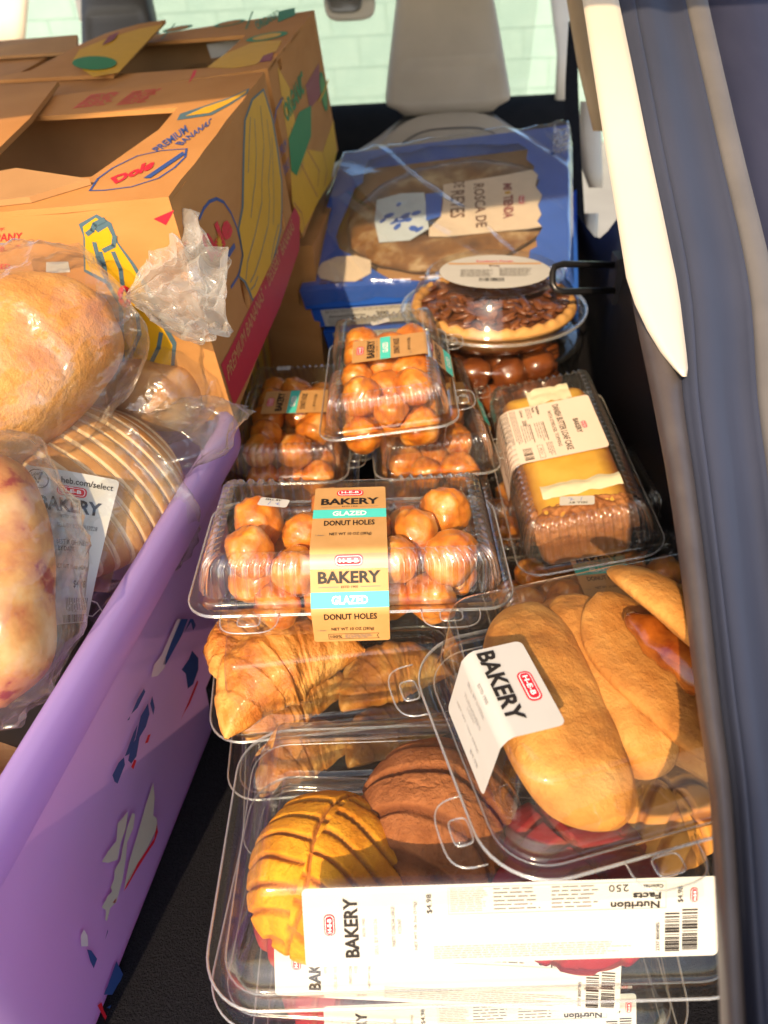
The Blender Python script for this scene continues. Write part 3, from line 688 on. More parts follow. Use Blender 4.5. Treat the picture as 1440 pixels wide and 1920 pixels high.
s.poly([R2(*q) for q in Zr([(1145, 320), (1195, 235), (1200, 360), (1160, 410)])], MAROON, 2)
s.poly(ell(*R2(606, 172), .030, .030), GREEN, 3); s.poly(ell(*R2(606, 172), .023, .023), flat('leaf_green_ink', (.10, .30, .08)), 4); s.line([R2(597, 190), R2(606, 172), R2(614, 150)], .004, YELLOW, 5)
s.textquad('PREMIUM', [R2(*q) for q in Zr([(1040, 610), (1075, 560), (1070, 520), (1030, 570)])], BLUEINK, 0, 2)
s.textquad('BANANAS', [R2(*q) for q in Zr([(1045, 700), (1085, 630), (1080, 590), (1035, 650)])], BLUEINK, 0, 2)
s.line([R2(*q) for q in Zr([(1025, 480), (1035, 410), (1060, 365), (1075, 400)])], .003, BLUEINK, 1)
s.print_obj(b2.right, box2, 'lettering')
s = Sheet(0, 0); T2 = f2.uv_top
s.poly([T2(*q) for q in Zr([(780, 268), (850, 215), (960, 170), (1060, 165), (1040, 205), (960, 258), (880, 272)])], YELLOW, 1)
s.poly(ell(*T2(502, 76), .032, .030), GREEN, 2); s.poly(ell(*T2(502, 76), .022, .020), YELLOW, 3)
s.textquad('ORGANIC', [T2(*q) for q in Zr([(970, 128), (1050, 78), (1045, 48), (955, 95)])], GREEN, .03, 2)
s.poly([T2(*q) for q in Zr([(1045, 98), (1110, 70), (1108, 42), (1045, 55)])], GREEN, 2)
for q_ in ((335, 60), (432, 50)):
    g_ = Sheet(0, 0); g_.poly(ell(*T2(*q_), .027, .026), GREEN, 2); g_.poly(ell(*T2(*q_), .020, .019), KRAFT, 3); g_.print_obj(lambda u, v, h: b2.top(u, v, h + .0045), box2, 'badge_print')
s.line([T2(*q) for q in Zr([(608, 160), (660, 100)])], .003, GREEN, 1); s.line([T2(*q) for q in Zr([(925, 122), (950, 55)])], .003, GREEN, 1)
s.poly([T2(*q) for q in Zr([(975, 250), (990, 225), (1030, 210), (1020, 245)])], MAROON, 2)
s.print_each(lambda u, v, h: b2.top(u, v, h + .0045), box2)
TM = lambda px, py, dz: CAM.lerp(f2.M @ (V((f2.uv_top(px, py)[0], -f2.uv_top(px, py)[1], f2.h + .006))), 1 - dz * 2)
fl = [TM(215, 148, .012), TM(312, 44, .055), TM(262, 52, .06), TM(200, 70, .05), TM(150, 92, .04), TM(60, 140, .02), TM(0, 152, .015), TM(0, 158, .012)]
slabsheet(fl, .005, 'raised_flap', KRAFT, box2, f2.M)
I2 = f2.M.inverted(); fp = [I2 @ p for p in fl]; fn_ = (fp[1] - fp[0]).cross(fp[2] - fp[0]).normalized()
def onfl(px, py):
    p = onplane(px, py, fl[0], f2.R @ fn_); return I2 @ p + fn_ * .0012
mb = MB(); mb.add([onfl(*q) for q in ((222, 138), (306, 47), (262, 55), (205, 72), (150, 94), (135, 118), (175, 146))], [tuple(range(7))], 0)
g = [onfl(178 + 42 * cos(2 * pi * k / 18), 121 + 13 * sin(2 * pi * k / 18)) + fn_ * .001 for k in range(18)]; mb.add(g, [tuple(range(18))], 1)
mb.add([onfl(*q) + fn_ * .001 for q in ((205, 70), (225, 62), (214, 78), (192, 88))], [(0, 1, 2, 3)], 2)
mb.build('flap_print', [YELLOW, GREEN, MAROON], box2, False)
mb = MB(); q = [TM(*a) for a in ((-160, 100, .002), (150, 78, .03), (150, 110, .004), (-160, 128, .004))]
slabsheet(q, .005, 'far_flap', KRAFTIN, box2, f2.M)
# lower box under them
lb, bl_ = banana_box('lower banana box with striped yellow bananas underneath the red striped one', (-.407, .97, .077), (0, 0, -6.5), .44, .40, .235, [ell(.1, .12, .015, .02)], [(-.1, -.1), (.1, -.1), (.1, .1), (-.1, .1)], None)
s = Sheet(0, 0)
for k in range(9):
    u = -.19 + k * .043; s.poly([(u, .0), (u + .026, .0), (u + .030, .11), (u + .026, .22), (u + .008, .22), (u + .004, .11)], YELLOW, 1); s.line([(u + .014, .0), (u + .018, .11), (u + .015, .21)], .0025, OLIVE, 2); s.line([(u, .0), (u + .004, .11), (u + .008, .22)], .003, OLIVE, 2)
s.print_obj(bl_.right, lb, 'lettering')
lb2, bl2 = banana_box('plain lower cardboard box underneath the box with the green badge', (-.28, 1.39, .077), (0, 0, -7), .44, .40, .245, [ell(.1, .12, .015, .02)], [(-.1, -.1), (.1, -.1), (.1, .1), (-.1, .1)], None)

# ================================================================== CLEAR CLAMSHELLS
def shell(W, D, r, prof, step, lam=0.0065, plain=None, capA=False, capB=True):
    """rings of (inset, z, rib amplitude) lofted over a rounded rectangle"""
    ref, L = ringref(W, D, r, step); rings = []
    for ins, z, amp in prof:
        ring = []
        for e in ref:
            x, y, nx, ny = ringpt(e, W - 2 * ins, D - 2 * ins, max(.004, r - ins))
            a = amp
            if a and plain and e[0] == 's' and e[1] in (0, 2): a *= sstep(plain, plain + .012, abs(x))
            o = a * (.5 + .5 * cos(2 * pi * e[3] / lam)) ** 2 if a else 0
            ring.append((x + nx * o, y + ny * o, z + o * .6))
        rings.append(ring)
    mb = MB().loft(rings, True, capA, capB); n = len(ref)
    for k in range(len(prof) - 1):
        if prof[k][2] > .0012 or prof[k + 1][2] > .0012:
            for j in range(n): mb.m[k * n + j] = 2
    return mb
def bead(mb, W, D, r, z, rad=.0007, step=.006):
    ref, _ = ringref(W, D, r, step); mb.tube([(x, y, z) for x, y, _, _ in (ringpt(e, W, D, r) for e in ref)], rad, 6, 1, True)
def ribbed(W, D, hb, hl, r, inset, plain=None, lam=.0065, amp=.0016):
    lid = shell(W, D, r, [(.0003, hb + .0006, 0), (.008, hb + .0006, 0), (.0095, hb + .004, 0), (.011, hb + .007, 0), (inset * .42, hb + hl * .22, amp * .5), (inset * .50, hb + hl * .40, amp), (inset * .58, hb + hl * .62, amp), (inset * .68, hb + hl * .80, amp * 1.1), (inset * .80, hb + hl * .93, amp), (inset * .92, hb + hl * .985, amp * .7), (inset, hb + hl, 0), (inset + .0015, hb + hl - .0008, 0), (inset + .003, hb + hl - .0008, 0)], lam / 7, lam, plain)
    bead(lid, W, D, r, hb + .0006)
    base = shell(W, D, r, [(.0003, hb - .0008, 0), (.008, hb - .0008, 0), (.010, hb - .005, 0), (.012, hb - .009, .0), (.015, hb * .6, .0008), (.018, hb * .3, .0008), (.021, hb * .12, .0006), (.026, .002, 0), (.032, .0006, 0), (.036, .003, 0)], .0022, .013)
    bead(base, W, D, r, hb - .0008)
    return lid.mesh('lid', [PET, PETEDGE, RIB]), base.mesh('base', [PET, PETEDGE, RIB])
def tabmesh(w=.042, d=.020, z=0):
    mb = MB(); pts = []
    for k in range(17):
        a = pi * k / 16; x, y = cos(a), sin(a); pts.append((w / 2 * (abs(x) ** .6) * (1 if x > 0 else -1), -d * y ** .6 if y > 0 else 0, z))
    mb.add(pts, [tuple(range(len(pts)))], 0); mb.tube(pts, .0006, 6, 1)
    ring = [(.008 * sup(2 * pi * k / 20, .5)[0], -.008 + .0055 * sup(2 * pi * k / 20, .5)[1]) for k in range(20)]
    mb.loft([[(x, y, z) for x, y in ring], [(x * .8, y * .8 - .0016, z + .003) for x, y in ring]], True, False, True, 0)
    mb.tube([(x, y, z + .0003) for x, y in ring], .0006, 5, 1, True)
    return mb.mesh('latch_tab', [PET, PETEDGE])
# ---- glazed donut holes
def blob(name, R, mat, seed, lump=.10, squash=(1, 1, .92), sub=4, fine=.0):
    bm = bmesh.new(); bmesh.ops.create_icosphere(bm, subdivisions=sub, radius=1.0); o = V((seed * 3.1, seed * 1.7, seed * .9))
    for v in bm.verts:
        p = v.co.copy(); d = 1 + lump * noise.noise(p * 1.3 + o) + lump * .6 * noise.noise(p * 3.1 + o) + fine * noise.noise(p * 9 + o)
        seam = -.05 * exp(-((p.z + .15 * noise.noise(p * 1.1 + o)) / .10) ** 2); d += seam
        v.co = V((p.x * squash[0], p.y * squash[1], p.z * squash[2])) * (R * d)
    me = bpy.data.meshes.new(name); bm.to_mesh(me); bm.free(); me.materials.append(mat)
    me.polygons.foreach_set('use_smooth', [True] * len(me.polygons)); return me
DONUTS = [blob('donut_hole', .0220, DONUT, k, .13, (1, 1 + .10 * (k % 3), .95), fine=.03) for k in range(6)]
def pack(n, seed):
    """drop n dough balls into the box and let them push each other apart"""
    rng = random.Random(seed); R = [rng.uniform(.0176, .0212) for _ in range(n)]
    P = [V((rng.uniform(-.08, .08), rng.uniform(-.035, .035), rng.uniform(.02, .10))) for _ in range(n)]
    for it in range(260):
        for i in range(n):
            P[i].z -= .0006 * (1 - it / 260)
            for j in range(i):
                d = P[i] - P[j]; L = d.length or 1e-4; o = R[i] + R[j] - L
                if o > 0: d *= o * .5 / L; P[i] += d; P[j] -= d
            p = P[i]; k = max(0, p.z - .045) / .037; hx, hy = .0985 - .006 * k - R[i], .0515 - .006 * k - R[i]
            p.x = max(-hx, min(hx, p.x)); p.y = max(-hy, min(hy, p.y)); p.z = max(.003 + R[i], min(.0805 - R[i], p.z))
    return list(zip(P, R))
def donuts_in(M, label, group, n=20, seed=0):
    rng = random.Random(seed)
    for p, R in pack(n, seed):
        o = link('donut_hole', DONUTS[rng.randrange(6)]); o.location = M @ p; o.rotation_euler = [rng.uniform(0, 6), rng.uniform(0, 6), rng.uniform(0, 6)]
        k = R / .0220; o.scale = (k, k, k); tag(o, label, 'donut', group)
DLID, DBASE = ribbed(.240, .145, .045, .037, .022, .0265, plain=.030, lam=.0086, amp=.0038)
DTAB = tabmesh()
def donut_label():
    s = Sheet(.056, .158)
    for v0 in (0, .080):
        s.logo(0, v0 + .0085, .021, .0085)
        s.text('BAKERY', 0, v0 + .0205, .045, .0088, INK, .035)
        s.line([(-.022, v0 + .0275), (-.008, v0 + .0275)], .0004, GREYINK); s.line([(.008, v0 + .0275), (.022, v0 + .0275)], .0004, GREYINK); s.text('ESTD 1905', 0, v0 + .0275, .012, .0016, INK, .01)
        s.rect(-.028, v0 + .031, .028, v0 + .0425, TEAL); s.text('GLAZED', 0, v0 + .0368, .026, .0062, WHITE, .03)
        s.text('DONUT HOLES', 0, v0 + .0492, .038, .0066, INK, .02)
        s.text('NET WT 10 OZ (283g)', .001, v0 + .0635, .031, .0042, INK, .012)
        s.text('1 dozen', -.0215, v0 + .0642, .006, .0018, GREYINK)
    s.line([(-.017, .1490), (.020, .1490), (.0185, .1518), (.020, .1548), (-.017, .1548), (-.017, .1490)], .0004, INK)
    s.text('100%', -.0115, .1518, .0085, .0032, INK, .01); s.fine(-.005, .1500, .016, .1540, .0011, GREYINK)
    return s
LPATH = [(0, .034, .0825), (0, -.0470, .0825), (0, -.0590, .0660), (0, -.0742, .0476), (0, -.0690, .010)]
def sellby(parent, c, ux, uy, w=.024, h=.011, text='SELL BY'):
    U, W_ = V(ux).normalized(), V(uy).normalized(); n = U.cross(-W_); c = V(c)
    s = Sheet(w, h); s.text(text, -.001, h * .24, w * .55, h * .20, INK, .02); s.line([(-w * .10, h * .45), (-w * .14, h * .85)], .0005, PENBLUE); s.line([(w * .08, h * .62), (w * .20, h * .52), (w * .14, h * .72), (w * .25, h * .80)], .0005, PENBLUE)
    o = s.emit(parent, lambda u, v, hh: c + U * u + W_ * (v - h / 2) + n * (hh + .0003), PAPER, 'date_sticker', .002, 2, 2)
    return o
def donut_box(label, loc, rot, dlabel, dgroup, n=20, seed=0, sticker=None, fill=True, withlabel=True):
    t = thing('donut_box', label, 'plastic box', loc, rot, None)
    link('lid', DLID, t); link('base', DBASE, t)
    for sx in (-1, 1):
        o = link('latch_tab', DTAB, t); o.location = (sx * .072, -.0715, .0458)
    if withlabel: donut_label().emit(t, pathmap(LPATH, (1, 0, 0), .0006), KLABEL, 'kraft_label', .002, 6, 60)
    if sticker: sellby(t, *sticker)
    if fill: donuts_in(mat4(loc, rot), dlabel, dgroup, n, seed)
    return t
donut_box('clear box of donut holes with two full kraft label panels, on the croissant box', (-.028, .472, .261), (-2.1, 1.15, -.7), 'orange glazed donut hole in the box standing on the croissant box', 'donut holes above the croissants', 25, 1, ((-.060, .016, .0826), (.97, -.22, 0), (-.22, -.97, 0)))
donut_box('clear box of donut holes lying crosswise on top of two others', (.017, .790, .248), (-6.1, .3, 88.5), 'sunlit glazed donut hole in the topmost crosswise box', 'donut holes in the topmost box', 25, 2, ((.074, .003, .0826), (.3, -.95, 0), (-.95, -.3, 0), .022, .012))
donut_box('shaded clear box of donut holes beside the red striped banana box', (-.106, .838, .161), (0, 0, 87.4), 'shaded glazed donut hole in the box beside the banana box', 'donut holes beside the banana box', 25, 3, ((.092, .020, .0826), (0, -1, 0), (-1, 0, 0), .018, .012))
donut_box('clear box of donut holes under the topmost crosswise box, next to the loaf cake', (.060, .836, .161), (0, 0, 92.3), 'glazed donut hole in the box next to the loaf cake', 'donut holes next to the loaf cake', 18, 4)
donut_box('clear box of donut holes underneath the loaf cake box', (.222, .600, .077), (0, 0, 3), 'donut hole in the box underneath the loaf cake', 'donut holes underneath the loaf cake', 18, 5)
donut_box('bottom clear box of donut holes under the shaded one', (-.104, .835, .077), (0, 0, 89), 'donut hole in the bottom box under the shaded one', 'donut holes in the bottom box', 18, 6, None, True, False)
donut_box('bottom clear box of donut holes next to the folded seat edge', (.064, .832, .077), (0, 0, 91), 'donut hole in the bottom box below the crosswise stack', 'donut holes below the crosswise stack', 18, 7, None, True, False)
donut_box('clear box of donut holes under the back of the loaf cake box', (.222, .775, .077), (0, 0, 1), 'donut hole in the box under the back of the loaf cake', 'donut holes under the back of the loaf cake', 18, 8, None, True, False)

# ---- croissants
def croissant_mesh(seed=0, L=.125, R=.034, bend=.030):
    mb = MB(); nu, nv = 56, 110; o = V((seed * 5.3, 2.2, 1.1))
    def fn(u, v):
        t = v; x = (t - .5) * L; y = bend * (1 - (2 * t - 1) ** 2) - bend * .5
        prof = max(.0, sin(pi * min(.995, max(.005, t)))) ** .75
        k = abs(2 * t - 1); seg = (k * 2.7 + .10 * sin(2 * pi * u * 1.0) + .35 * noise.noise(V((t * 3, seed, 0)))); fr = seg - floor(seg)
        step = 1 + .055 * (1 - sstep(.0, .9, fr)) - .02
        a = 2 * pi * u; r = R * prof * step
        n = noise.noise(V((cos(a) * 1.6, sin(a) * 1.6, t * 7)) + o)
        r *= 1 + .14 * n + .03 * noise.noise(V((cos(a) * 5, sin(a) * 5, t * 16)) - o) + .035 * noise.noise(V((cos(a) * 2, sin(a) * 2, t * 46)) + o)
        dx = -2 * bend * 2 * (2 * t - 1) / L; tl = V((1, dx, 0)).normalized(); nn = V((-tl.y, tl.x, 0))
        p = V((x, y, 0)) + nn * (r * cos(a)) + V((0, 0, r * sin(a) * .86)); return p
    mb.grid(fn, nu, nv, 0, True); return mb.mesh('croissant', CROIS)
CRO = [croissant_mesh(k) for k in range(2)]
def croissant(loc, rot, label, k=0, s=1.0, group=None):
    o = link('croissant', CRO[k]); o.location = loc; o.rotation_euler = [radians(a) for a in rot]; o.scale = (s, s, s); return tag(o, label, 'croissant', group)
def tray_meshes(W, D, hb, hl, r, inset, wall=.012, capribs=0):
    lid = shell(W, D, r, [(.0003, hb + .0006, 0), (.008, hb + .0006, 0), (.0105, hb + .003, 0), (wall, hb + .008, 0), (wall + .003, hb + .0095, 0), (lerp(wall, inset, .35), hb + hl * .38, 0), (lerp(wall, inset, .70), hb + hl * .72, 0), (lerp(wall, inset, .86), hb + hl * .90, 0), (lerp(wall, inset, .95), hb + hl * .975, 0), (inset + .003, hb + hl, 0), (inset + .008, hb + hl, 0), (inset + .010, hb + hl - .0015, 0), (inset + .014, hb + hl - .0015, 0)], .006)
    bead(lid, W, D, r, hb + .0006, .0007)
    base = shell(W, D, r, [(.0003, hb - .0009, 0), (.008, hb - .0009, 0), (.0095, hb - .006, 0), (.013, hb * .5, 0), (.016, .004, 0), (.022, .0005, 0), (.030, .0005, 0), (.032, .003, 0), (.036, .003, 0)], .006)
    bead(base, W, D, r, hb - .0009, .0007); bead(base, W - .020, D - .020, r - .010, hb - .004, .0006)
    return lid.mesh('lid', [PET, PETEDGE]), base.mesh('base', [PET, PETEDGE])
def tray(name, label, meshes, loc, rot, tabs=()):
    t = thing(name, label, 'plastic box', loc, rot); link('lid', meshes[0], t); link('base', meshes[1], t)
    for (p, a) in tabs:
        o = link('latch_tab', DTAB, t); o.location = p; o.rotation_euler = (0, 0, radians(a))
    return t
CT = tray_meshes(.215, .190, .020, .064, .03, .022)
CROL = (-.047, .480, .175)
tray('croissant_box', 'clear box with a big flaky croissant under the donut hole box', CT, CROL, (0, 0, 4))
pc = atz(540, 1272, .212)
croissant(pc, (14, -6, 33), 'big flaky golden croissant filling the clear box front', 0, 1.06)
croissant(atz(462, 1205, .208), (0, 0, 60), 'smaller croissant tip behind the big flaky one', 1, .70)
tray('croissant_box', 'clear pastry box directly below the croissant box', CT, (-.045, .482, .089), (0, 0, 2))
tray('croissant_box', 'clear pastry box at the bottom below two others', CT, (-.047, .478, .003), (0, 0, 5))
croissant((-.09, .47, .128), (0, 0, 30), 'croissant in the pastry box directly below', 1, .9); croissant((.0, .49, .128), (0, 0, 20), 'croissant beside another in the lower pastry box', 0, .9)
croissant((-.09, .47, .042), (0, 0, 30), 'croissant in the bottom pastry box', 1, .9); croissant((.0, .49, .042), (0, 0, 20), 'second croissant in the bottom pastry box', 0, .9)

# ---- conchas
def concha_mesh(name, mat, R, H, sp, rot, seed, gw=.0026, curve=4.0, cross=True):
    mb = MB(); nr, nt_ = 64, 230; vals = []; o = V((seed * 4.1, seed * 2.3, 0)); ca, sa = cos(rot), sin(rot)
    def groove(x, y):
        X = x * ca + y * sa; Y = -x * sa + y * ca
        s = Y + curve * X * X + .004 * noise.noise(V((x * 30, y * 30, seed)))
        if cross and X > 0: s += sp * .45
        d = abs((s / sp) - floor(s / sp) - .5) * sp; d = .5 * sp - d if False else d
        d2 = abs(X + .006 * sin(Y * 60)) if cross else 1
        w = gw * (1 + .35 * noise.noise(V((x * 60, y * 60, 3 + seed))))
        return max(1 - sstep(w * .35, w, d), 1 - sstep(w * .3, w * .9, d2))
    def fn(u, v):
        a = 2 * pi * u; q = v; rr = R * (1 + .03 * noise.noise(V((cos(a) * 1.5, sin(a) * 1.5, seed)))) * sin(q * pi * .60) / 1.0
        if q * .60 > .5: rr = R * (1 + .03 * noise.noise(V((cos(a) * 1.5, sin(a) * 1.5, seed)))) * sin(q * pi * .60)
        z = H * (cos(q * pi * .60) * .78 + .22 * cos(q * pi * .60) ** 3) + .25 * H
        x, y = rr * cos(a), rr * sin(a); g = groove(x, y); edge = sstep(.93, .80, q)
        m = (1 - g) * edge; vals.append(m)
        p = V((x, y, z)); nrm = V((x / R, y / R, z / H * .9)).normalized()
        cr = abs(noise.noise(V((x, y, z)) * 95 + o)); crack = -.0013 * (1 - sstep(0, .05, cr)) * m * sstep(-.1, .3, noise.noise(V((x, y, z)) * 30 + o))
        return p + nrm * (.0034 * m + .0016 * noise.noise(p * 45 + o) + crack)
    mb.grid(fn, nt_, nr, 0, True)
    me_v = len(mb.v); mb.add([mb.v[(nr - 1) * nt_ + i] for i in range(nt_)], [tuple(reversed(range(nt_)))]); vals += [0.0] * nt_
    mb.at = ('crust', vals); return mb.mesh(name, mat)
def concha(loc, label, me, rot=(0, 0, 0)):
    o = link('concha', me); o.location = loc; o.rotation_euler = [radians(a) for a in rot]; return tag(o, label, 'sweet bun')
KT = tray_meshes(.320, .190, .030, .060, .035, .040)
def white_label(parent, cx, hb, D, W=.222, extra=True):
    y0, z0, y1, z1 = -D / 2 + .0405, hb + .0565, -D / 2 + .0165, hb + .0140
    path = [(cx, y0, z0), (cx, y1, z1)]; s = Sheet(W, .0475); q = -W / 2
    s.logo(q + .0145, .022, .013, .0062, -pi / 2); s.text('BAKERY', q + .0265, .024, .036, .0080, INK, .03, -pi / 2)
    s.text('ESTD 1905', q + .0335, .024, .011, .0016, GREYINK, 0, -pi / 2); s.text('SELL BY 010126', q + .040, .030, .022, .0022, LIGHTINK, 0, -pi / 2)
    s.text('PARTY CONCHA LARGE', q + .0500, .024, .024, .0022, GREYINK, 0, -pi / 2); s.text('4 COUNT', q + .0535, .024, .009, .0020, GREYINK, 0, -pi / 2)
    s.text('NET WT 1lb 2oz (510g)', q + .0625, .024, .029, .0022, GREYINK, 0, -pi / 2); s.text('$4.98', q + .0705, .011, .0115, .0034, INK, 0, -pi / 2)
    s.fine(q + .082, .0028, q + .103, .0165, .0013, LIGHTINK); s.line([(q + .081, .0020), (q + .201, .0020), (q + .201, .0178), (q + .081, .0178), (q + .081, .0020)], .0003, LIGHTINK)
    s.fine(q + .106, .0030, q + .132, .0170, .0024, GREYINK, False, .30); s.fine(q + .138, .0030, q + .165, .0170, .0024, GREYINK, False, .30)
    s.text('Nutrition', q + .184, .0155, .027, .0042, INK, .03, pi); s.text('Facts', q + .1905, .0102, .0155, .0040, INK, .03, pi)
    s.text('Calories', q + .1940, .0046, .011, .0022, INK, .02, pi); s.text('250', q + .175, .0052, .011, .0042, INK, 0, pi)
    s.text('$4.98', q + .209, .010, .0095, .0034, INK, 0, -pi / 2); s.logo(q + .2165, .0105, .0085, .0042, -pi / 2)
    s.fine(q + .072, .0370, q + .192, .0460, .0014, LIGHTINK)
    s.barcode(q + .2005, .0210, q + .2085, .0445, INK, True); s.barcode(q + .2100, .0190, q + .2185, .0435, INK, True); s.text('2337 8004985', q + .1965, .0350, .017, .0020, INK, 0, -pi / 2)
    return s.emit(parent, pathmap(path, (1, 0, 0), .0016), PAPER, 'white_label', .003, 10, 8)
K1 = ((.043, .272, .190), (0, 0, -1.2)); K2 = ((.030, .286, .097), (0, 0, -5.5)); K3 = ((.040, .284, .004), (0, 0, -.5))
t = tray('concha_tray', 'uppermost clear tray of conchas with a long white label', KT, *K1); white_label(t, .0165, .030, .190, .230)
t2 = tray('concha_tray', 'second clear concha tray, its label showing below the uppermost tray', KT, *K2); white_label(t2, .000, .030, .190)
t3 = tray('concha_tray', 'lowest clear concha tray standing on the black carpet', KT, *K3); white_label(t3, .010, .030, .190)
MK = mat4(*K1)
YC = concha_mesh('concha', YCONCHA, .050, .044, .0132, radians(-30), 1, .0019, 6.0)
BC = concha_mesh('concha', BCONCHA, .054, .046, .0260, radians(-25), 2, .0042, 7.0, False)
RC = concha_mesh('concha', RCONCHA, .052, .044, .0200, radians(20), 3, .0036, 5.0)
OC = concha_mesh('concha', OCONCHA, .048, .040, .0180, radians(40), 4, .0032, 5.0)
concha(MK @ V((-.090, -.010, .010)), 'yellow concha with shell cuts behind the long white label', YC, (12, -8, 0))
concha(MK @ V((-.018, .022, .012)), 'brown chocolate concha beside the yellow one', BC, (10, 5, 0))
concha(MK @ V((.066, -.018, .008)), 'dark red concha below the turnovers', RC, (10, 0, 0))
concha(MK @ V((.122, .030, .006)), 'orange concha at the end of the uppermost tray', OC, (0, 0, 0))
for (Kx, nm) in ((K2, 'second'), (K3, 'lowest')):
    Mx = mat4(*Kx)
    for (x, me, cl) in ((-.09, RC, 'red'), (-.005, YC, 'yellow'), (.078, OC, 'orange')):
        concha(Mx @ V((x, -.005, .003)), f'{cl} concha in the {nm} tray', me, (0, 0, 40))

# ---- turnovers
def turnover_mesh(L, Wd, H, seed, mat=TURN, bend=.0):
    mb = MB(); o = V((seed * 3.7, seed, 1)); vals = []
    def fn(u, v):
        a = 2 * pi * u; t = 2 * v - 1; pr = (1 - abs(t) ** 3.2) ** .5 if abs(t) < 1 else 0
        x = L / 2 * t; c, s_ = cos(a), sin(a)
        y = Wd / 2 * pr * (abs(c) ** .8) * (1 if c > 0 else -1); z = H / 2 * pr * (abs(s_) ** .85) * (1 if s_ > 0 else -1)
        if c > .75: z *= 1 - .6 * (c - .75) / .25
        p = V((x, y + bend * t * t, z)); return p * (1 + .05 * noise.noise(p * 22 + o)) + V((0, 0, .0016 * noise.noise(p * 70 + o)))
    mb.grid(fn, 64, 60, 0, True); return mb.mesh('turnover', mat)
TC, TR = (.137, .305, .2825), (0, 0, 12.5)
TT = tray_meshes(.222, .178, .022, .058, .04, .020, .011)
tb = tray('turnover_box', 'clear box of fruit turnovers with a white label wrapped over its edge', TT, TC, TR, [((-.110, .052, .0225), -90), ((-.110, -.050, .0225), -90), ((-.02, -.0885, .0225), 0)])
s = Sheet(.062, .078)
s.logo(.002, .0085, .021, .0085); s.text('BAKERY', -.003, .0235, .050, .0105, INK, .035); s.text('ESTD 1905', -.002, .0335, .014, .002, GREYINK)
s.text('SELL BY 010226', -.004, .0400, .026, .0026, LIGHTINK); s.text('TURNOVERS', -.004, .0490, .026, .0026, LIGHTINK); s.text('2 COUNT', -.004, .0525, .012, .0024, LIGHTINK); s.text('NET WT 10oz (283g)', -.004, .062, .036, .0026, LIGHTINK); s.text('$4.98', .012, .070, .012, .003, LIGHTINK)
zt = .022 + .058; s.emit(tb, pathmap([(-.058, -.010, zt + .001), (-.088, -.010, zt + .001), (-.0925, -.010, zt - .004), (-.1010, -.010, .034), (-.104, -.010, .022)], (0, -1, 0), .0016), PAPER, 'white_label', .004, 6, 40)
mb = MB(); s = Sheet(.020, .018); Mtb = mat4(TC, TR)
def turnover(me, a, b, label, roll=0, z=None):
    o = link('turnover', me); a, b = V(a), V(b); o.location = (a + b) / 2; d = (b - a); q = d.to_track_quat('X', 'Z'); o.rotation_mode = 'QUATERNION'; o.rotation_quaternion = q @ Euler((radians(roll), 0, 0)).to_quaternion(); return tag(o, label, 'turnover')
LT = lambda x, y, z: Mtb @ V((x, y, z))
T1m = turnover_mesh(.158, .068, .044, 1, bend=.007); T2m = turnover_mesh(.136, .056, .042, 2, bend=-.004); T3m = turnover_mesh(.120, .074, .050, 3)
turnover(T1m, LT(-.040, .076, .050), LT(-.052, -.074, .036), 'long golden turnover beside the wrapped white label', -8)
turnover(T2m, LT(.004, .078, .044), LT(.002, -.048, .030), 'golden turnover tucked behind the long one', -6)
turnover(T2m, LT(.034, -.02, .026), LT(.09, -.085, .026), 'turnover lying under the split one', 0)
# split turnover: two lips and filling
st = thing('turnover', 'split turnover with shiny caramel filling oozing out', 'turnover', LT(.047, -.004, .062), (-24, 8, -54))
def lip(sgn, seed):
    mb = MB(); o = V((seed * 2.1, 3, 1))
    def fn(u, v):
        a = 2 * pi * u; t = 2 * v - 1; pr = (1 - abs(t) ** 2.6) ** .5 if abs(t) < 1 else 0
        y = .046 * pr * cos(a); z = .0125 * pr * sin(a)
        op = sstep(-.046, .046, -y) * .017 * pr
        p = V((.074 * t, y, z + sgn * (.010 + op))); return p + V((0, 0, .003 * noise.noise(p * 30 + o)))
    return mb.grid(fn, 48, 44, 0, True).build('crust', TURN, st)
lip(1, 1); lip(-1, 2)
mb = MB(); mb.grid(lambda u, v: V((.046 * (2 * v - 1), -.016 + .018 * sqrt(max(0, 1 - (2 * v - 1) ** 2)) * cos(2 * pi * u), .0115 * sqrt(max(0, 1 - (2 * v - 1) ** 2)) * sin(2 * pi * u) + .003 * noise.noise(V((u * 5, v * 9, 1))))), 30, 30, 0, True)
mb.build('filling', CARAMEL, st)

# ---- loaf cake
LL, LR = (.213, .727, .163), (5.6, -10.6, -.4)
LCL, LCB = ribbed(.150, .290, .034, .050, .026, .028, None, .0088, .0036)
lt = thing('loaf_cake_box', 'clear ribbed box with a buff label wrapped round a butter loaf cake', 'plastic box', LL, LR); link('lid', LCL, lt); link('base', LCB, lt)
s = Sheet(.098, .150)
s.logo(.004, .0165, .013, .0055); s.text('BAKERY', .004, .0235, .026, .0058, INK, .03)
s.text('DANISH BUTTER LOAF CAKE', .000, .0395, .084, .0072, INK, .02); s.text('WITH STREUSEL TOPPING', 0, .0485, .066, .0040, INK, .01)
s.text('Nutrition', -.038, .0600, .016, .0036, INK, .03); s.text('Facts', -.0405, .0650, .010, .0034, INK, .03); s.text('Calories', -.0375, .0790, .014, .0032, INK, .02); s.text('230', -.019, .0785, .010, .0048, INK, .03); s.fine(-.046, .0685, -.024, .0750, .0020, GREYINK)
for r_ in (0, 1):
    v0 = .0580 + .0150 * r_; s.rect(-.016, v0, .018, v0 + .0010, INK); s.fine(-.016, v0 + .002, .018, v0 + .013, .0026, GREYINK, False, .35)
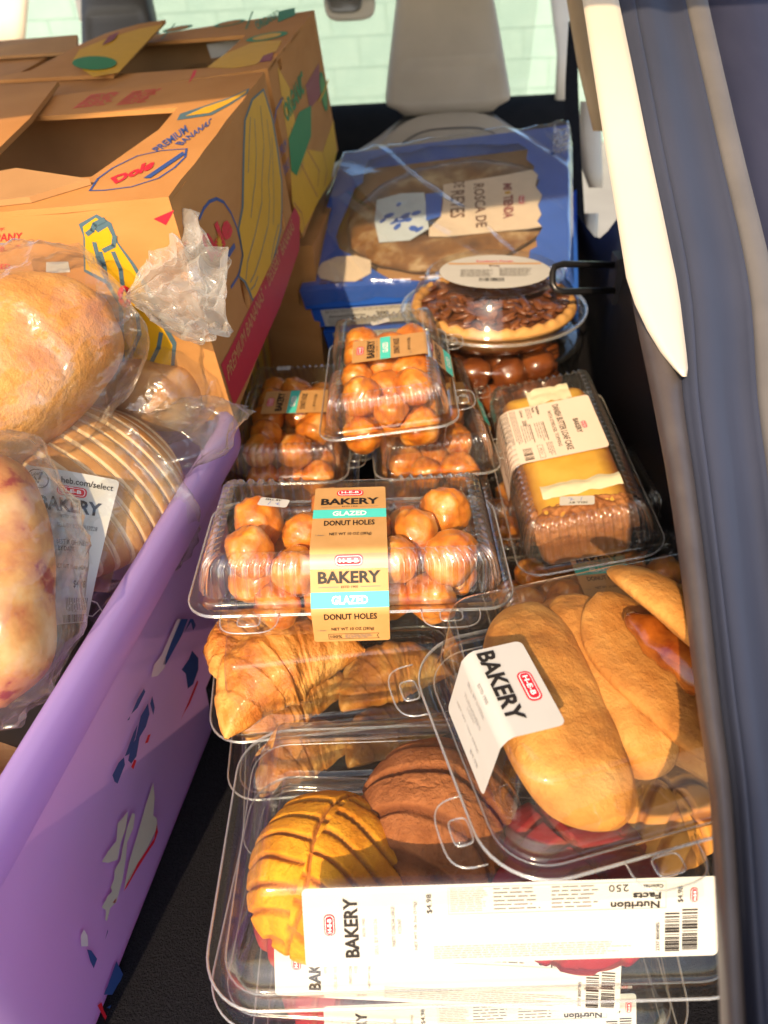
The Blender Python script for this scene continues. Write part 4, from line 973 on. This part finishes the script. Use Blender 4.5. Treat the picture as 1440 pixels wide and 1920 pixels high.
s.fine(.022, .0560, .046, .0640, .0018, GREYINK); s.line([(.024, .067), (.046, .067), (.046, .0725), (.024, .0725), (.024, .067)], .0004, INK); s.text('PLU', .035, .0698, .010, .003, INK)
s.barcode(.026, .0790, .046, .0890, INK); s.fine(-.046, .0860, .020, .1080, .0019, GREYINK); s.text('NET WT 15 OZ (425g)', .020, .1120, .030, .0034, INK, .02)
zt = .0838; s.emit(lt, pathmap([(.046, .020, zt - .001), (-.047, .020, zt - .001), (-.056, .020, .078), (-.0605, .020, .060), (-.064, .020, .040)], (0, -1, 0), .0022), PINKPAPER, 'buff_label', .004, 8, 40)
sellby(lt, (-.005, -.100, .0840), (-.97, .24, 0), (.24, .97, 0), .034, .013)
ck = thing('loaf_cake', 'yellow butter loaf cake with browned sides and crumbly streusel end', 'cake', LL, LR)
mb = MB(); vals = []; ref_, _ = ringref(.105, .235, .018, .004)
rings = []
for ins, z in ((.010, .004), (.006, .010), (.003, .030), (.0, .052), (.002, .062), (.006, .068), (.012, .072), (.022, .0745), (.034, .0755), (.046, .0760)):
    ring = []
    for e in ref_:
        x, y, nx, ny = ringpt(e, .105 - 2 * ins, .235 - 2 * ins, max(.004, .018 - ins)); p = V((x, y - .0, z)); p += V((0, 0, .0012 * noise.noise(p * 40))); ring.append(p); vals.append((1 - sstep(.004, .020, ins + .004 * noise.noise(p * 60))) * .95)
    rings.append(ring)
mb.loft(rings, True, True, True); mb.at = ('edge', vals); mb.build('cake_body', CAKE, ck)
mb = MB()
def streu(u, v):
    x = lerp(-.052, .052, u); a = v * pi; y = -.098 - .020 * cos(a) ; z = .050 + .027 * max(0, sin(a)) ** .7 * (1 - .35 * (abs(x) / .052) ** 4)
    p = V((x, y, z)); return p + V((0, -.5, 1)) * (.0045 * noise.noise(p * 110) + .003 * noise.noise(p * 220))
mb.grid(streu, 70, 40); mb.build('streusel_topping', STREUSEL, ck)
mb = MB(); mb.grid(lambda u, v: V((lerp(-.036, .046, u), lerp(-.082, -.062, v) + .004 * noise.noise(V((u * 6, v, 2))), .0775 + .002 * sin(pi * v) + .001 * noise.noise(V((u * 9, v * 3, 1))))), 30, 8); mb.build('icing_band', ICING, ck)
mb = MB(); mb.grid(lambda u, v: V((lerp(-.020, .030, u), lerp(.080, .110, v) + .006 * noise.noise(V((u * 5, v, 7))), .0778 + .0015 * noise.noise(V((u * 8, v * 4, 1))))), 20, 10); mb.build('icing_patch', ICING, ck)

# ---- pie
PL, PR_ = (.163, 1.005, .283), (0, 0, -8)
pb = thing('pie_box', 'round clear domed box with an oval paper label on its lid', 'plastic box', PL, PR_)
def lathe(prof, n=72, mi=0, mb=None):
    mb = mb or MB(); mb.loft([[(r * cos(2 * pi * k / n), r * sin(2 * pi * k / n), z) for k in range(n)] for r, z in prof], True, False, False, mi); return mb
mb = lathe([(.125, .0008), (.117, .0008), (.115, .004), (.112, .010), (.104, .026), (.094, .036), (.092, .046), (.088, .0485), (.086, .047), (.05, .048), (.001, .0482)]); mb.tube([(.125 * cos(2 * pi * k / 72), .125 * sin(2 * pi * k / 72), .0008) for k in range(72)], .0012, 6, 1, True); mb.build('lid', [PET, PETEDGE], pb)
mb = lathe([(.125, -.0008), (.116, -.0008), (.112, -.006), (.100, -.024), (.090, -.030), (.001, -.030)]); mb.tube([(.125 * cos(2 * pi * k / 72), .125 * sin(2 * pi * k / 72), -.001) for k in range(72)], .0012, 6, 1, True); mb.build('base', [PET, PETEDGE], pb)
s = Sheet(.150, .120); s.sh = []
s.poly(ell(0, .06, .073, .062, 0, 40)[::-1], PAPER, 0)
s.rect(-.062, .030, .062, .036, KLABEL, 1); s.text('Southern Pecan', 0, .024, .05, .007, RED, .02); s.text('Pie', 0, .042, .014, .006, BROWNINK, .02); s.fine(-.045, .055, .0, .082, .0028, GREYINK); s.fine(.006, .050, .050, .080, .0028, GREYINK); s.barcode(-.02, .086, .012, .098, INK)
lb_ = s.print_obj(lambda u, v, h: V((u, .06 - v, .0492 + h)), pb, 'oval_label')
pie = thing('pecan_pie', 'dark pecan pie with a golden crimped crust inside the domed box', 'pie', PL, PR_)
mb = MB(); n = 120
def crust(u, v):
    a = 2 * pi * u; b = 2 * pi * v; r = .104 + .0075 * cos(b); z = .004 + .0075 * sin(b) + .0022 * sin(a * 30) * max(0, sin(b)); return V((r * cos(a), r * sin(a), z))
mb.grid(crust, n, 14, 0, True); mb.loft([[(r * cos(2 * pi * k / n), r * sin(2 * pi * k / n), z) for k in range(n)] for r, z in ((.104, .0), (.098, -.014), (.086, -.028), (.001, -.0285))]); mb.build('crust', PIECRUST, pie)
mb = MB(); mb.grid(lambda u, v: V((.1 * v * cos(2 * pi * u), .1 * v * sin(2 * pi * u), .005 + .002 * noise.noise(V((cos(2 * pi * u) * v * 6, sin(2 * pi * u) * v * 6, 0))))), 60, 20, 0, True); mb.build('filling', PECAN, pie)
mb = MB(); rng = random.Random(4)
for k in range(150):
    r = .097 * sqrt(rng.random()); a = rng.uniform(0, 6.28); h = rng.uniform(0, 3.14); c = V((r * cos(a), r * sin(a), .0085 + rng.uniform(0, .004)))
    Mx = Matrix.Translation(c) @ Euler((rng.uniform(-.4, .4), rng.uniform(-.4, .4), h)).to_matrix().to_4x4()
    mb.grid(lambda u, v: Mx @ V((.012 * cos(pi * v), .0058 * sin(pi * v) * cos(2 * pi * u), .004 * sin(pi * v) * sin(2 * pi * u) * (1 - .35 * exp(-(cos(2 * pi * u) / .3) ** 2)))), 8, 6, 0, True)
o = mb.build('pecan_topping', PECAN, pie); o['kind'] = 'stuff'
# tub of dark glazed dough balls below the pie
UL = (.165, 1.000, .077)
ub = thing('dough_ball_tub', 'round clear tub of dark glazed dough balls under the pie', 'plastic tub', UL)
mb = lathe([(.112, .168), (.118, .167), (.118, .164), (.112, .160), (.110, .13), (.104, .04), (.100, .004), (.001, .002)]); mb.build('tub', [PET], ub)
mb = lathe([(.119, .165), (.119, .1695), (.112, .171), (.100, .172), (.001, .1725)]); mb.build('lid', [PET], ub)
DD = [blob('dough_ball', .024, DARKDONUT, k + 9, .15, sub=3) for k in range(3)]
rng = random.Random(9); k = 0
for z, R_, n in ((.026, .074, 9), (.026, .030, 4), (.066, .074, 9), (.066, .030, 4), (.106, .076, 10), (.106, .032, 4), (.140, .070, 9), (.142, .028, 3)):
    for i in range(n):
        a = 2 * pi * i / n + z * 20; o = link('dough_ball', DD[k % 3]); k += 1; o.location = (UL[0] + R_ * cos(a), UL[1] + R_ * sin(a), UL[2] + z); o.rotation_euler = (rng.uniform(0, 6), rng.uniform(0, 6), 0); tag(o, 'dark glazed dough ball in the tub under the pie', 'dough ball', 'dough balls in the tub')

# ================================================================== BLUE ROSCA BOXES
RL, RR_ = (.119, 1.294, .342), (16.06, -6.57, -12.58)
RM = mat4(RL, RR_); RI = RM.inverted(); RN = RM.to_3x3() @ V((0, 0, 1))
def ruv(px, py):
    p = RI @ onplane(px, py, V(RL), RN); return (p.x, -p.y)
Z4 = lambda pts: zpx(pts, 520, 220, 2.25)
A_, B_, TH_ = .20, .20, .036
def rmap(u, v, h): return V((u, -v, h))
def rosca_box(label, k, full):
    off = V((.006 * k, .004 * k, -(TH_ + .003) * k - .010 * max(0, k - 1))); loc = RM @ off
    t = thing('rosca_box', label, 'bakery box', loc, RR_)
    for nm, c, d in (('front_wall', (0, -B_ + .001, -TH_ / 2), (2 * A_, .002, TH_ - .003)), ('back_wall', (0, B_ - .001, -TH_ / 2), (2 * A_, .002, TH_ - .003)), ('side_wall', (-A_ + .001, 0, -TH_ / 2), (.002, 2 * B_ - .004, TH_ - .003)), ('side_wall', (A_ - .001, 0, -TH_ / 2), (.002, 2 * B_ - .004, TH_ - .003)), ('base', (0, 0, -TH_ + .001), (2 * A_ - .004, 2 * B_ - .004, .002))):
        MB().box(c, d).build(nm, BLUEBOX, t, False)
    MB().box((0, 0, -TH_ + .004), (2 * A_ - .012, 2 * B_ - .012, .002)).build('inner_board', KRAFTIN, t, False)
    if not full:
        MB().box((0, 0, -.001), (2 * A_, 2 * B_, .002)).build('top_card', BLUEBOX, t, False)
        s = Sheet(0, 0); s.rect(-.185, .002, .10, .034, PAPER, 1); s.fine(-.178, .004, -.02, .011, .0030, INK); s.text('Amount/Calories', -.145, .0155, .060, .0055, INK, .02); s.text('200', -.088, .0150, .020, .0075, INK, .03); s.fine(-.178, .021, .09, .032, .0028, GREYINK); s.fine(.0, .004, .09, .018, .0030, GREYINK)
        s.print_obj(lambda u, v, h: V((u, -B_ - h, -v)), t, 'nutrition_panel')
        return t, loc
    hole = [ruv(*q) for q in Z4([(385, 178), (470, 150), (560, 146), (640, 120), (740, 116), (840, 110), (930, 115), (1018, 107), (1058, 135), (1052, 175), (1085, 205), (1078, 245), (1105, 262), (1092, 300), (1120, 330), (1100, 372), (1115, 410), (1098, 440), (1120, 465), (1092, 510), (1096, 545), (1066, 560), (1060, 600), (1000, 612), (900, 640), (760, 660), (600, 690), (470, 680), (400, 640), (330, 590), (262, 555), (246, 500), (262, 450), (285, 400), (310, 340), (322, 300), (360, 270), (365, 225)])]
    holed_panel([(-A_, -B_), (A_, -B_), (A_, B_), (-A_, B_)], [hole], .0015, rmap, 'top_card', BLUEBOX, t)
    s = Sheet(0, 0)
    s.poly([ruv(*q) for q in Z4([(700, 285), (850, 262), (960, 245), (1075, 222), (1100, 245), (1088, 290), (1118, 330), (1098, 372), (1114, 410), (1096, 440), (1116, 462), (1060, 472), (960, 480), (850, 492), (720, 505), (640, 505), (640, 470), (690, 420), (700, 360)])], CREAMPRINT, 1)
    s.poly([ruv(*q) for q in Z4([(420, 350), (520, 322), (620, 318), (640, 470), (560, 520), (430, 530), (410, 440)])], flat('pale_blue_print', (.55, .64, .72)), 1)
    s.poly([ruv(*q) for q in Z4([(625, 325), (698, 318), (690, 420), (628, 440)])], BLUEBOX, 2)
    for i in range(16):
        a = ruv(*Z4([(440 + 160 * random.random(), 360 + 130 * random.random())])[0]); s.poly(ell(*a, .004 + .007 * random.random(), .003 + .004 * random.random(), random.random() * 3, 8), BLUEBOX, 2)
    Q = lambda *p: [ruv(*q) for q in Z4(p)]
    s.textquad('ROSCA DE', Q((828, 284), (838, 468), (886, 462), (872, 280)), BROWNINK, .02, 2); s.textquad('REYES', Q((732, 315), (728, 428), (792, 424), (790, 308)), BROWNINK, .02, 2); s.textquad('DE', Q((745, 275), (745, 300), (790, 297), (790, 272)), BROWNINK, .02, 2)
    s.textquad('MI', Q((952, 282), (954, 310), (990, 308), (988, 280)), MAROON, .04, 2); s.textquad('TIENDA', Q((954, 335), (954, 430), (998, 424), (994, 328)), MAROON, .04, 2); s.poly(ell(*ruv(*Z4([(972, 320)])[0]), .005, .004), YELLOW, 2)
    s.logo(*ruv(*Z4([(1030, 350)])[0]), .026, .012, pi / 2)
    s.poly(Q((165, 650), (190, 615), (250, 590), (330, 585), (395, 605), (395, 660), (330, 695), (240, 695), (180, 680)), CREAMPRINT, 2); s.fine(*ruv(*Z4([(200, 630)])[0]), *ruv(*Z4([(370, 690)])[0]), .007, BROWNINK)
    s.print_obj(rmap, t, 'lettering', .0004)
    # wrap
    def wrapf(u, v):
        x = lerp(-A_ - .006, A_ + .006, u); y = lerp(-B_ - .006, B_ + .006, v); d = max(abs(x) / A_, abs(y) / B_)
        p = V((x, y, 0)); z = .0035 + .0040 * (1 - abs(noise.noise(V((x * 14 + y * 9, y * 3 - x * 5, 2))) * 2)) + .0060 * max(0, 1 - 4 * abs(noise.noise(V((x * 9 + y * 6.5, y * 1.2, 7))))) - .0015 * noise.noise(p * 20)
        if d > 1: z -= .030 * (d - 1) / .03
        return V((x, y, z))
    MB().grid(wrapf, 130, 130).build('plastic_wrap', WRAP, t)
    c = RI @ onplane(*Z4([(1195, 95)])[0], V(RL), RN); mb = MB()
    mb.grid(lambda u, v: c + V((lerp(-.012, .016, u), lerp(-.05, .028, v), .006 + .010 * noise.noise(V((u * 4, v * 7, 1))) + .006 * noise.noise(V((u * 9, v * 15, 4))))), 24, 40); mb.build('gathered_wrap', FILMT, t)
    return t, loc
rosca_box('top blue bakery box with scalloped window and plastic wrap, tilted on the stack', 0, True)
rosca_box('blue bakery box with a nutrition panel, directly beneath the wrapped one', 1, False)
rosca_box('lowest blue bakery box of the tilted stack', 2, False)
rb = MB()
def ringbread(u, v):
    a = 2 * pi * u; b = 2 * pi * v; r = .044 * (1 + .08 * noise.noise(V((cos(a) * 3, sin(a) * 3, 1)))); x = (.100 + r * cos(b)) * cos(a) * 1.20; y = (.108 + r * cos(b)) * sin(a)
    p = V((x, y, r * sin(b) * .36)); return p * (1 + .03 * noise.noise(p * 30))
rb.grid(ringbread, 120, 24, 0, True); rb.v = [tuple(RM @ (V(p) + V((0.01, 0, -.0175)))) for p in rb.v]
ROSCAB = solid('ring_bread_crust', [(.09, .035, .01), (.22, .10, .03), (.50, .38, .22)], scale=24, rough=.4, coat=.4, bump=.2)
tag(rb.build('ring_bread', ROSCAB), 'brown sugared ring bread behind the scalloped window', 'bread')

# plastic box standing inside the second banana box
cb = thing('deli_box', 'clear lidded box with a white tag standing inside the rear banana box', 'plastic box', f2.M @ V((.10, .02, .006)), D2R)
l_, b_ = tray_meshes(.20, .20, .13, .05, .03, .02); link('lid', l_, cb); link('base', b_, cb)
s = Sheet(0, 0); s.rect(-.035, -.010, .035, .012, PAPER, 1); s.text('$7.99', .018, .001, .02, .008, INK, .02)
s.print_obj(lambda u, v, h: V((u - .01, .105 + v * .3, .19 - v + h)), cb, 'price_tag')
tag((lambda o: o)(link('deli_cake', blob('deli_cake', .07, BREAD, 3, .1, (1, 1, .8)))), 'pale cake inside the lidded box in the rear banana box', 'cake').location = f2.M @ V((.10, .02, .075))

# ================================================================== BAGGED BREAD IN THE BIN
def catmull(pts, k):
    out = []
    for i in range(len(pts) - 1):
        p0, p1, p2, p3 = pts[max(0, i - 1)], pts[i], pts[i + 1], pts[min(len(pts) - 1, i + 2)]
        for s_ in range(k):
            t = s_ / k; out.append(tuple(.5 * (2 * b + (c - a) * t + (2 * a - 5 * b + 4 * c - d) * t * t + (3 * b - a - 3 * c + d) * t ** 3) for a, b, c, d in zip(p0, p1, p2, p3)))
    out.append(tuple(pts[-1])); return out
def sweep(stations, n, k, disp, up=V((0, 0, 1)), cap=True):
    """stations: (x,y,z,ra,rb); disp(angle, t, ra) -> radial factor offset in metres"""
    S = catmull([tuple(s_) for s_ in stations], k); rings = []
    for i, q in enumerate(S):
        c = V(q[:3]); a = V(S[max(0, i - 1)][:3]); b = V(S[min(len(S) - 1, i + 1)][:3]); t = (b - a).normalized()
        sd_ = t.cross(up).normalized(); u2 = sd_.cross(t); ring = []
        for j in range(n):
            an = 2 * pi * j / n; p = c + sd_ * (q[3] * cos(an)) + u2 * (q[4] * sin(an)); d = (p - c).normalized(); ring.append(p + d * disp(p, an, i / (len(S) - 1), q[3]))
        rings.append(ring)
    return MB().loft(rings, True, cap, cap)
def st(p, ra, rb): return (*p, ra, rb)
crk = lambda p, s_: 1 - min(1, abs(noise.noise(V(p) * s_)) * 3)
# tied loaf
P = [atd(-330, 900, .58), atd(-140, 790, .605), atd(20, 680, .63), atd(140, 612, .65), atd(200, 572, .665)]
lb_ = sweep([st(P[0], .036, .032), st(P[1], .070, .064), st(P[2], .074, .068), st(P[3], .054, .050), st(P[3] * .4 + P[4] * .6, .032, .030), st(P[4], .006, .006)], 40, 8, lambda p, a, t, r: .004 * noise.noise(p * 18) + .0012 * noise.noise(p * 60))
tag(lb_.build('bread_loaf', BREADTOP), 'long orange crusted loaf inside the bag with the red tie', 'bread')
tb_ = thing('bread_bag', 'clear bread bag closed with a red twist tie and bunched tail', 'plastic bag', P[4])
TIE = atd(234, 556, .668); d_ = lambda p: p - P[4]
Q_ = [st(d_(P[0]), .055, .05), st(d_(P[1]), .078, .071), st(d_(P[2]), .083, .076), st(d_(P[3] + V((0, 0, .002))), .074, .066), st(d_(P[4]), .048, .046), st(d_(P[4] * .45 + TIE * .55), .022, .022), st(d_(TIE), .0055, .0055)]
def bagdisp(p, a, t, r):
    pl = sstep(.55, .95, t); return .0075 * crk(p, 21) * (1 - pl * .6) + .0035 * crk(p + V((3, 1, 2)), 46) + pl * r * .22 * sin(a * 11 + 2 * sin(a * 3)) + .003 * noise.noise(p * 40) * min(1, r / .03)
sweep(Q_, 110, 10, bagdisp, cap=False).build('bag_film', FILM, tb_)
MB().tube([d_(TIE) + V((.0068 * cos(2 * pi * k / 16) * .3, .0068 * cos(2 * pi * k / 16) * .9, .0072 * sin(2 * pi * k / 16))) for k in range(16)], .0022, 8, 0, True).build('twist_tie', RED, tb_)
tips = [(345, 380), (390, 445), (425, 490), (428, 560), (432, 618), (395, 640), (340, 628), (290, 600)]
EDGE = [atd(x, y, .650 + .020 * ((-1) ** i)) for i, (x, y) in enumerate(tips)]
def tailf(sgn, seed):
    def fn(u, v):
        k = u * (len(EDGE) - 1); i = min(len(EDGE) - 2, int(k)); e = EDGE[i].lerp(EDGE[i + 1], k - i)
        p = TIE.lerp(e, v ** .9); amp = .020 * v ** .8
        # long pleats that run from the tie, crumpling near the edge
        off = amp * (.55 * sin(u * 34 + 3 * sin(v * 4 + seed)) * (1 - .3 * v) + .9 * noise.noise(V((u * 7, v * 4.5, seed))) + .7 * noise.noise(V((u * 16, v * 12, seed + 3))))
        fan = (.022 * sgn) * sin(pi * min(1, v * 1.05)) * sin(pi * u)
        j = V((noise.noise(V((u * 9, v * 8, seed + 5))), 0, noise.noise(V((u * 9, v * 8, seed + 9))))) * (.010 * v)
        return d_(p - FW * (off + fan) + j)
    return fn
for sg, sdv in ((1, 1), (-.4, 6)):
    MB().grid(tailf(sg, sdv), 90, 60).build('bag_tail', FILMT, tb_, False)
# sliced round loaf
SC = atd(135, 935, .690); AX = V((.52, .80, .06)).normalized(); SX = AX.cross(V((0, 0, 1))).normalized(); SU = SX.cross(AX)
rl = thing('sliced_bread', 'round loaf cut in slices inside the bag with a long white label', 'bread', SC)
for k in range(-7, 7):
    a0, a1 = k * .0125 + .0005, (k + 1) * .0125 - .0005; rings = []
    for a in [a0, a0 + .0006, a0 + .0016, a0 + .0030, (a0 + a1) / 2, a1 - .0030, a1 - .0016, a1 - .0006, a1]:
        e = sqrt(max(.02, 1 - (a / .096) ** 2)); m = min(a - a0, a1 - a); rr = -.0016 * (1 - sstep(0, .0022, m)); tilt = .0010 * sin(k * 2.3)
        rings.append([AX * a + SX * ((.104 * e + rr) * cos(2 * pi * j / 48)) + SU * ((.078 * e + rr + tilt) * sin(2 * pi * j / 48) * (1 if sin(2 * pi * j / 48) > 0 else .6)) for j in range(48)])
    mb = MB().loft(rings, True, True, True)
    for q in range(len(rings) - 1):
        if q in (0, 1, 6, 7):
            for j in range(48): mb.m[q * 48 + j] = 1
    mb.m[-1] = mb.m[-2] = 1
    mb.build('slice', [BREAD, CRUMB], rl)
bb = thing('bread_bag', 'clear wrinkled bag round the sliced loaf, its end lying on the bin rim', 'plastic bag', SC)
E1, E2 = atz(345, 815, .345) - SC, atz(392, 760, .352) - SC
G = [st(-AX * .10, .068, .056), st(-AX * .06, .104, .080), st(V((0, 0, 0)), .112, .086), st(AX * .055, .104, .078), st(AX * .075 + SX * .03, .080, .060), st(E1, .044, .018), st(E2, .040, .006)]
sweep(G, 96, 10, lambda p, a, t, r: .0085 * crk(p, 19) + .004 * crk(p + V((5, 0, 1)), 44) + .004 * noise.noise(p * 30) + .003 * sstep(.7, 1, t) * sin(a * 9 + t * 20)).build('bag_film', FILM, bb)
lq = [atd(44, 870, .598), atd(224, 900, .604), atd(162, 1166, .585), atd(100, 1172, .578)]
LW, LH = .056, .092; s = Sheet(LW, LH)
s.poly(ell(-LW * .36, .0075, .0068, .0060, 0, 20), INK, 1); s.poly(ell(-LW * .36, .0075, .0061, .0053, 0, 20), PAPER, 2); s.line([(-LW * .40, .0070), (-LW * .365, .0100), (-LW * .31, .0035)], .0012, INK, 4); s.text('Select', -LW * .37, .0045, .0075, .0022, INK, .01, -.3, 4); s.text('ingredients', -LW * .36, .0115, .0085, .0016, GREYINK, 0, 0, 4)
s.text('heb.com/select', .010, .0060, .031, .0040, INK, .01); s.logo(.001, .0125, .019, .0062); s.text('BAKERY', .0, .0215, .042, .0085, INK, .035); s.text('ESTD 1905', .000, .0285, .012, .0018, INK)
s.text('SELL BY 02262512228', .006, .0340, .030, .0026, GREYINK); s.text('BEST IF OPENED', .003, .0440, .026, .0028, INK); s.text('BY DATE', -.002, .0480, .014, .0026, INK); s.text('NET WT 15oz (424g)', .003, .0590, .032, .0034, INK); s.text('$4.48', .012, .0690, .013, .0050, INK, .01)
s.fine(-.004, .0770, .024, .0860, .0022, GREYINK, True); s.barcode(-.010, .0870, .024, .0915, INK)
def lmap(u, v, h):
    x = u / LW + .5; y = v / LH; p = (lq[0].lerp(lq[1], x)).lerp(lq[3].lerp(lq[2], x), y); n = (lq[1] - lq[0]).cross(lq[0] - lq[3]).normalized(); return p - SC + n * (h + .006 * sin(pi * x) * .6 + .004 * sin(pi * y) - .002)
s.emit(bb, lmap, PAPER, 'white_label', .003, 8, 14)
# filled roll behind
RCN = atd(292, 742, .745)
rollm = MB(); rollm.grid(lambda u, v: (lambda p: p * (1 + .06 * noise.noise(p * 40)))(V((.046 * cos(2 * pi * u) * sin(pi * v) , .038 * sin(2 * pi * u) * sin(pi * v), .033 * cos(pi * v) + .006 * sin(6 * u * pi) * sin(pi * v)))), 48, 30, 0, True)
o = rollm.build('sweet_roll', solid('sweet_roll_crust', [(.34, .13, .035), (.52, .25, .08), (.66, .42, .20)], scale=18, rough=.5, bump=.3)); o.location = RCN; o.rotation_euler = (.5, .3, .4); tag(o, 'round brown roll in a small bag behind the sliced loaf', 'roll')
rb2 = thing('bread_bag', 'small clear bag round the brown roll by the banana box', 'plastic bag', RCN)
sweep([st(V((-.065, -.01, 0)), .026, .022), st(V((-.035, 0, 0)), .046, .040), st(V((.01, 0, .002)), .050, .043), st(V((.038, 0, .004)), .042, .032), st(V((.060, -.004, .006)), .034, .008)], 60, 10, lambda p, a, t, r: .004 * crk(p + RCN, 34) + .004 * noise.noise(p * 45)).build('bag_film', FILM, rb2)
# fruit bread in front
FC = atd(-28, 1090, .525)
A2 = (atd(10, 1330, .50) - atd(0, 870, .545)).normalized()
fb_ = sweep([st(FC - A2 * .090, .012, .012), st(FC - A2 * .068, .036, .034), st(FC, .044, .042), st(FC + A2 * .06, .040, .038), st(FC + A2 * .085, .012, .012)], 40, 9, lambda p, a, t, r: .003 * noise.noise(p * 25), up=V((0, -.5, 1)))
tag(fb_.build('fruit_bread', FRUITBREAD), 'pale loaf dotted with red fruit in the bag leaning on the white label', 'bread')
fbag = thing('bread_bag', 'clear crumpled bag round the loaf dotted with red fruit', 'plastic bag', FC)
sweep([st(-A2 * .10, .030, .02), st(-A2 * .075, .046, .044), st(V((.004, 0, 0)), .055, .052), st(A2 * .055 + V((.002, 0, 0)), .048, .044), st(A2 * .088, .026, .016), st(A2 * .100, .016, .006)], 80, 10, lambda p, a, t, r: .008 * crk(p + FC, 20) + .004 * crk(p - FC, 48) + .005 * noise.noise(p * 34) + .004 * sstep(.6, 1, t) * sin(7 * a), up=V((0, -.5, 1))).build('bag_film', FILM, fbag)
# black bag with white handwriting-style lettering, and loaves that fill the bin
BKC = atd(118, 1205, .62)
bk = thing('snack_box', 'black box with white script lettering wedged inside the bin rim', 'box', BKC, (0, 0, -10))
MB().box((-.035, 0, -.075), (.10, .12, .15)).build('carton', solid('black_card', [(.01, .01, .012), (.02, .02, .022)], rough=.4), bk, False)
s = Sheet(0, 0); rng = random.Random(3)
for k in range(7):
    x0, y0 = -.045 + .014 * k, rng.uniform(-.04, .03); s.line([(x0 + .010 * cos(q * .9) + q * .0012, y0 + .010 * sin(q * 1.1)) for q in range(9)], .0010, WHITE)
s.print_obj(lambda u, v, h: V((u - .035, -v, h + .0005)), bk, 'script_lettering')
for i, (x, y, z, a) in enumerate(((-.40, .34, .12, 0), (-.42, .50, .12, 30), (-.36, .60, .16, 60), (-.33, .42, .16, 15), (-.36, .30, .20, 10), (-.48, .42, .25, 80))):
    o = link('bread_loaf', blob('bread_loaf', .07, BREAD, i + 20, .1, (1.25, .8, .75), 3)); o.location = (x, y, z); o.rotation_euler = (0, 0, radians(a)); tag(o, 'brown loaf at the bottom of the purple bin under the bagged bread', 'bread', 'loaves at the bottom of the bin')
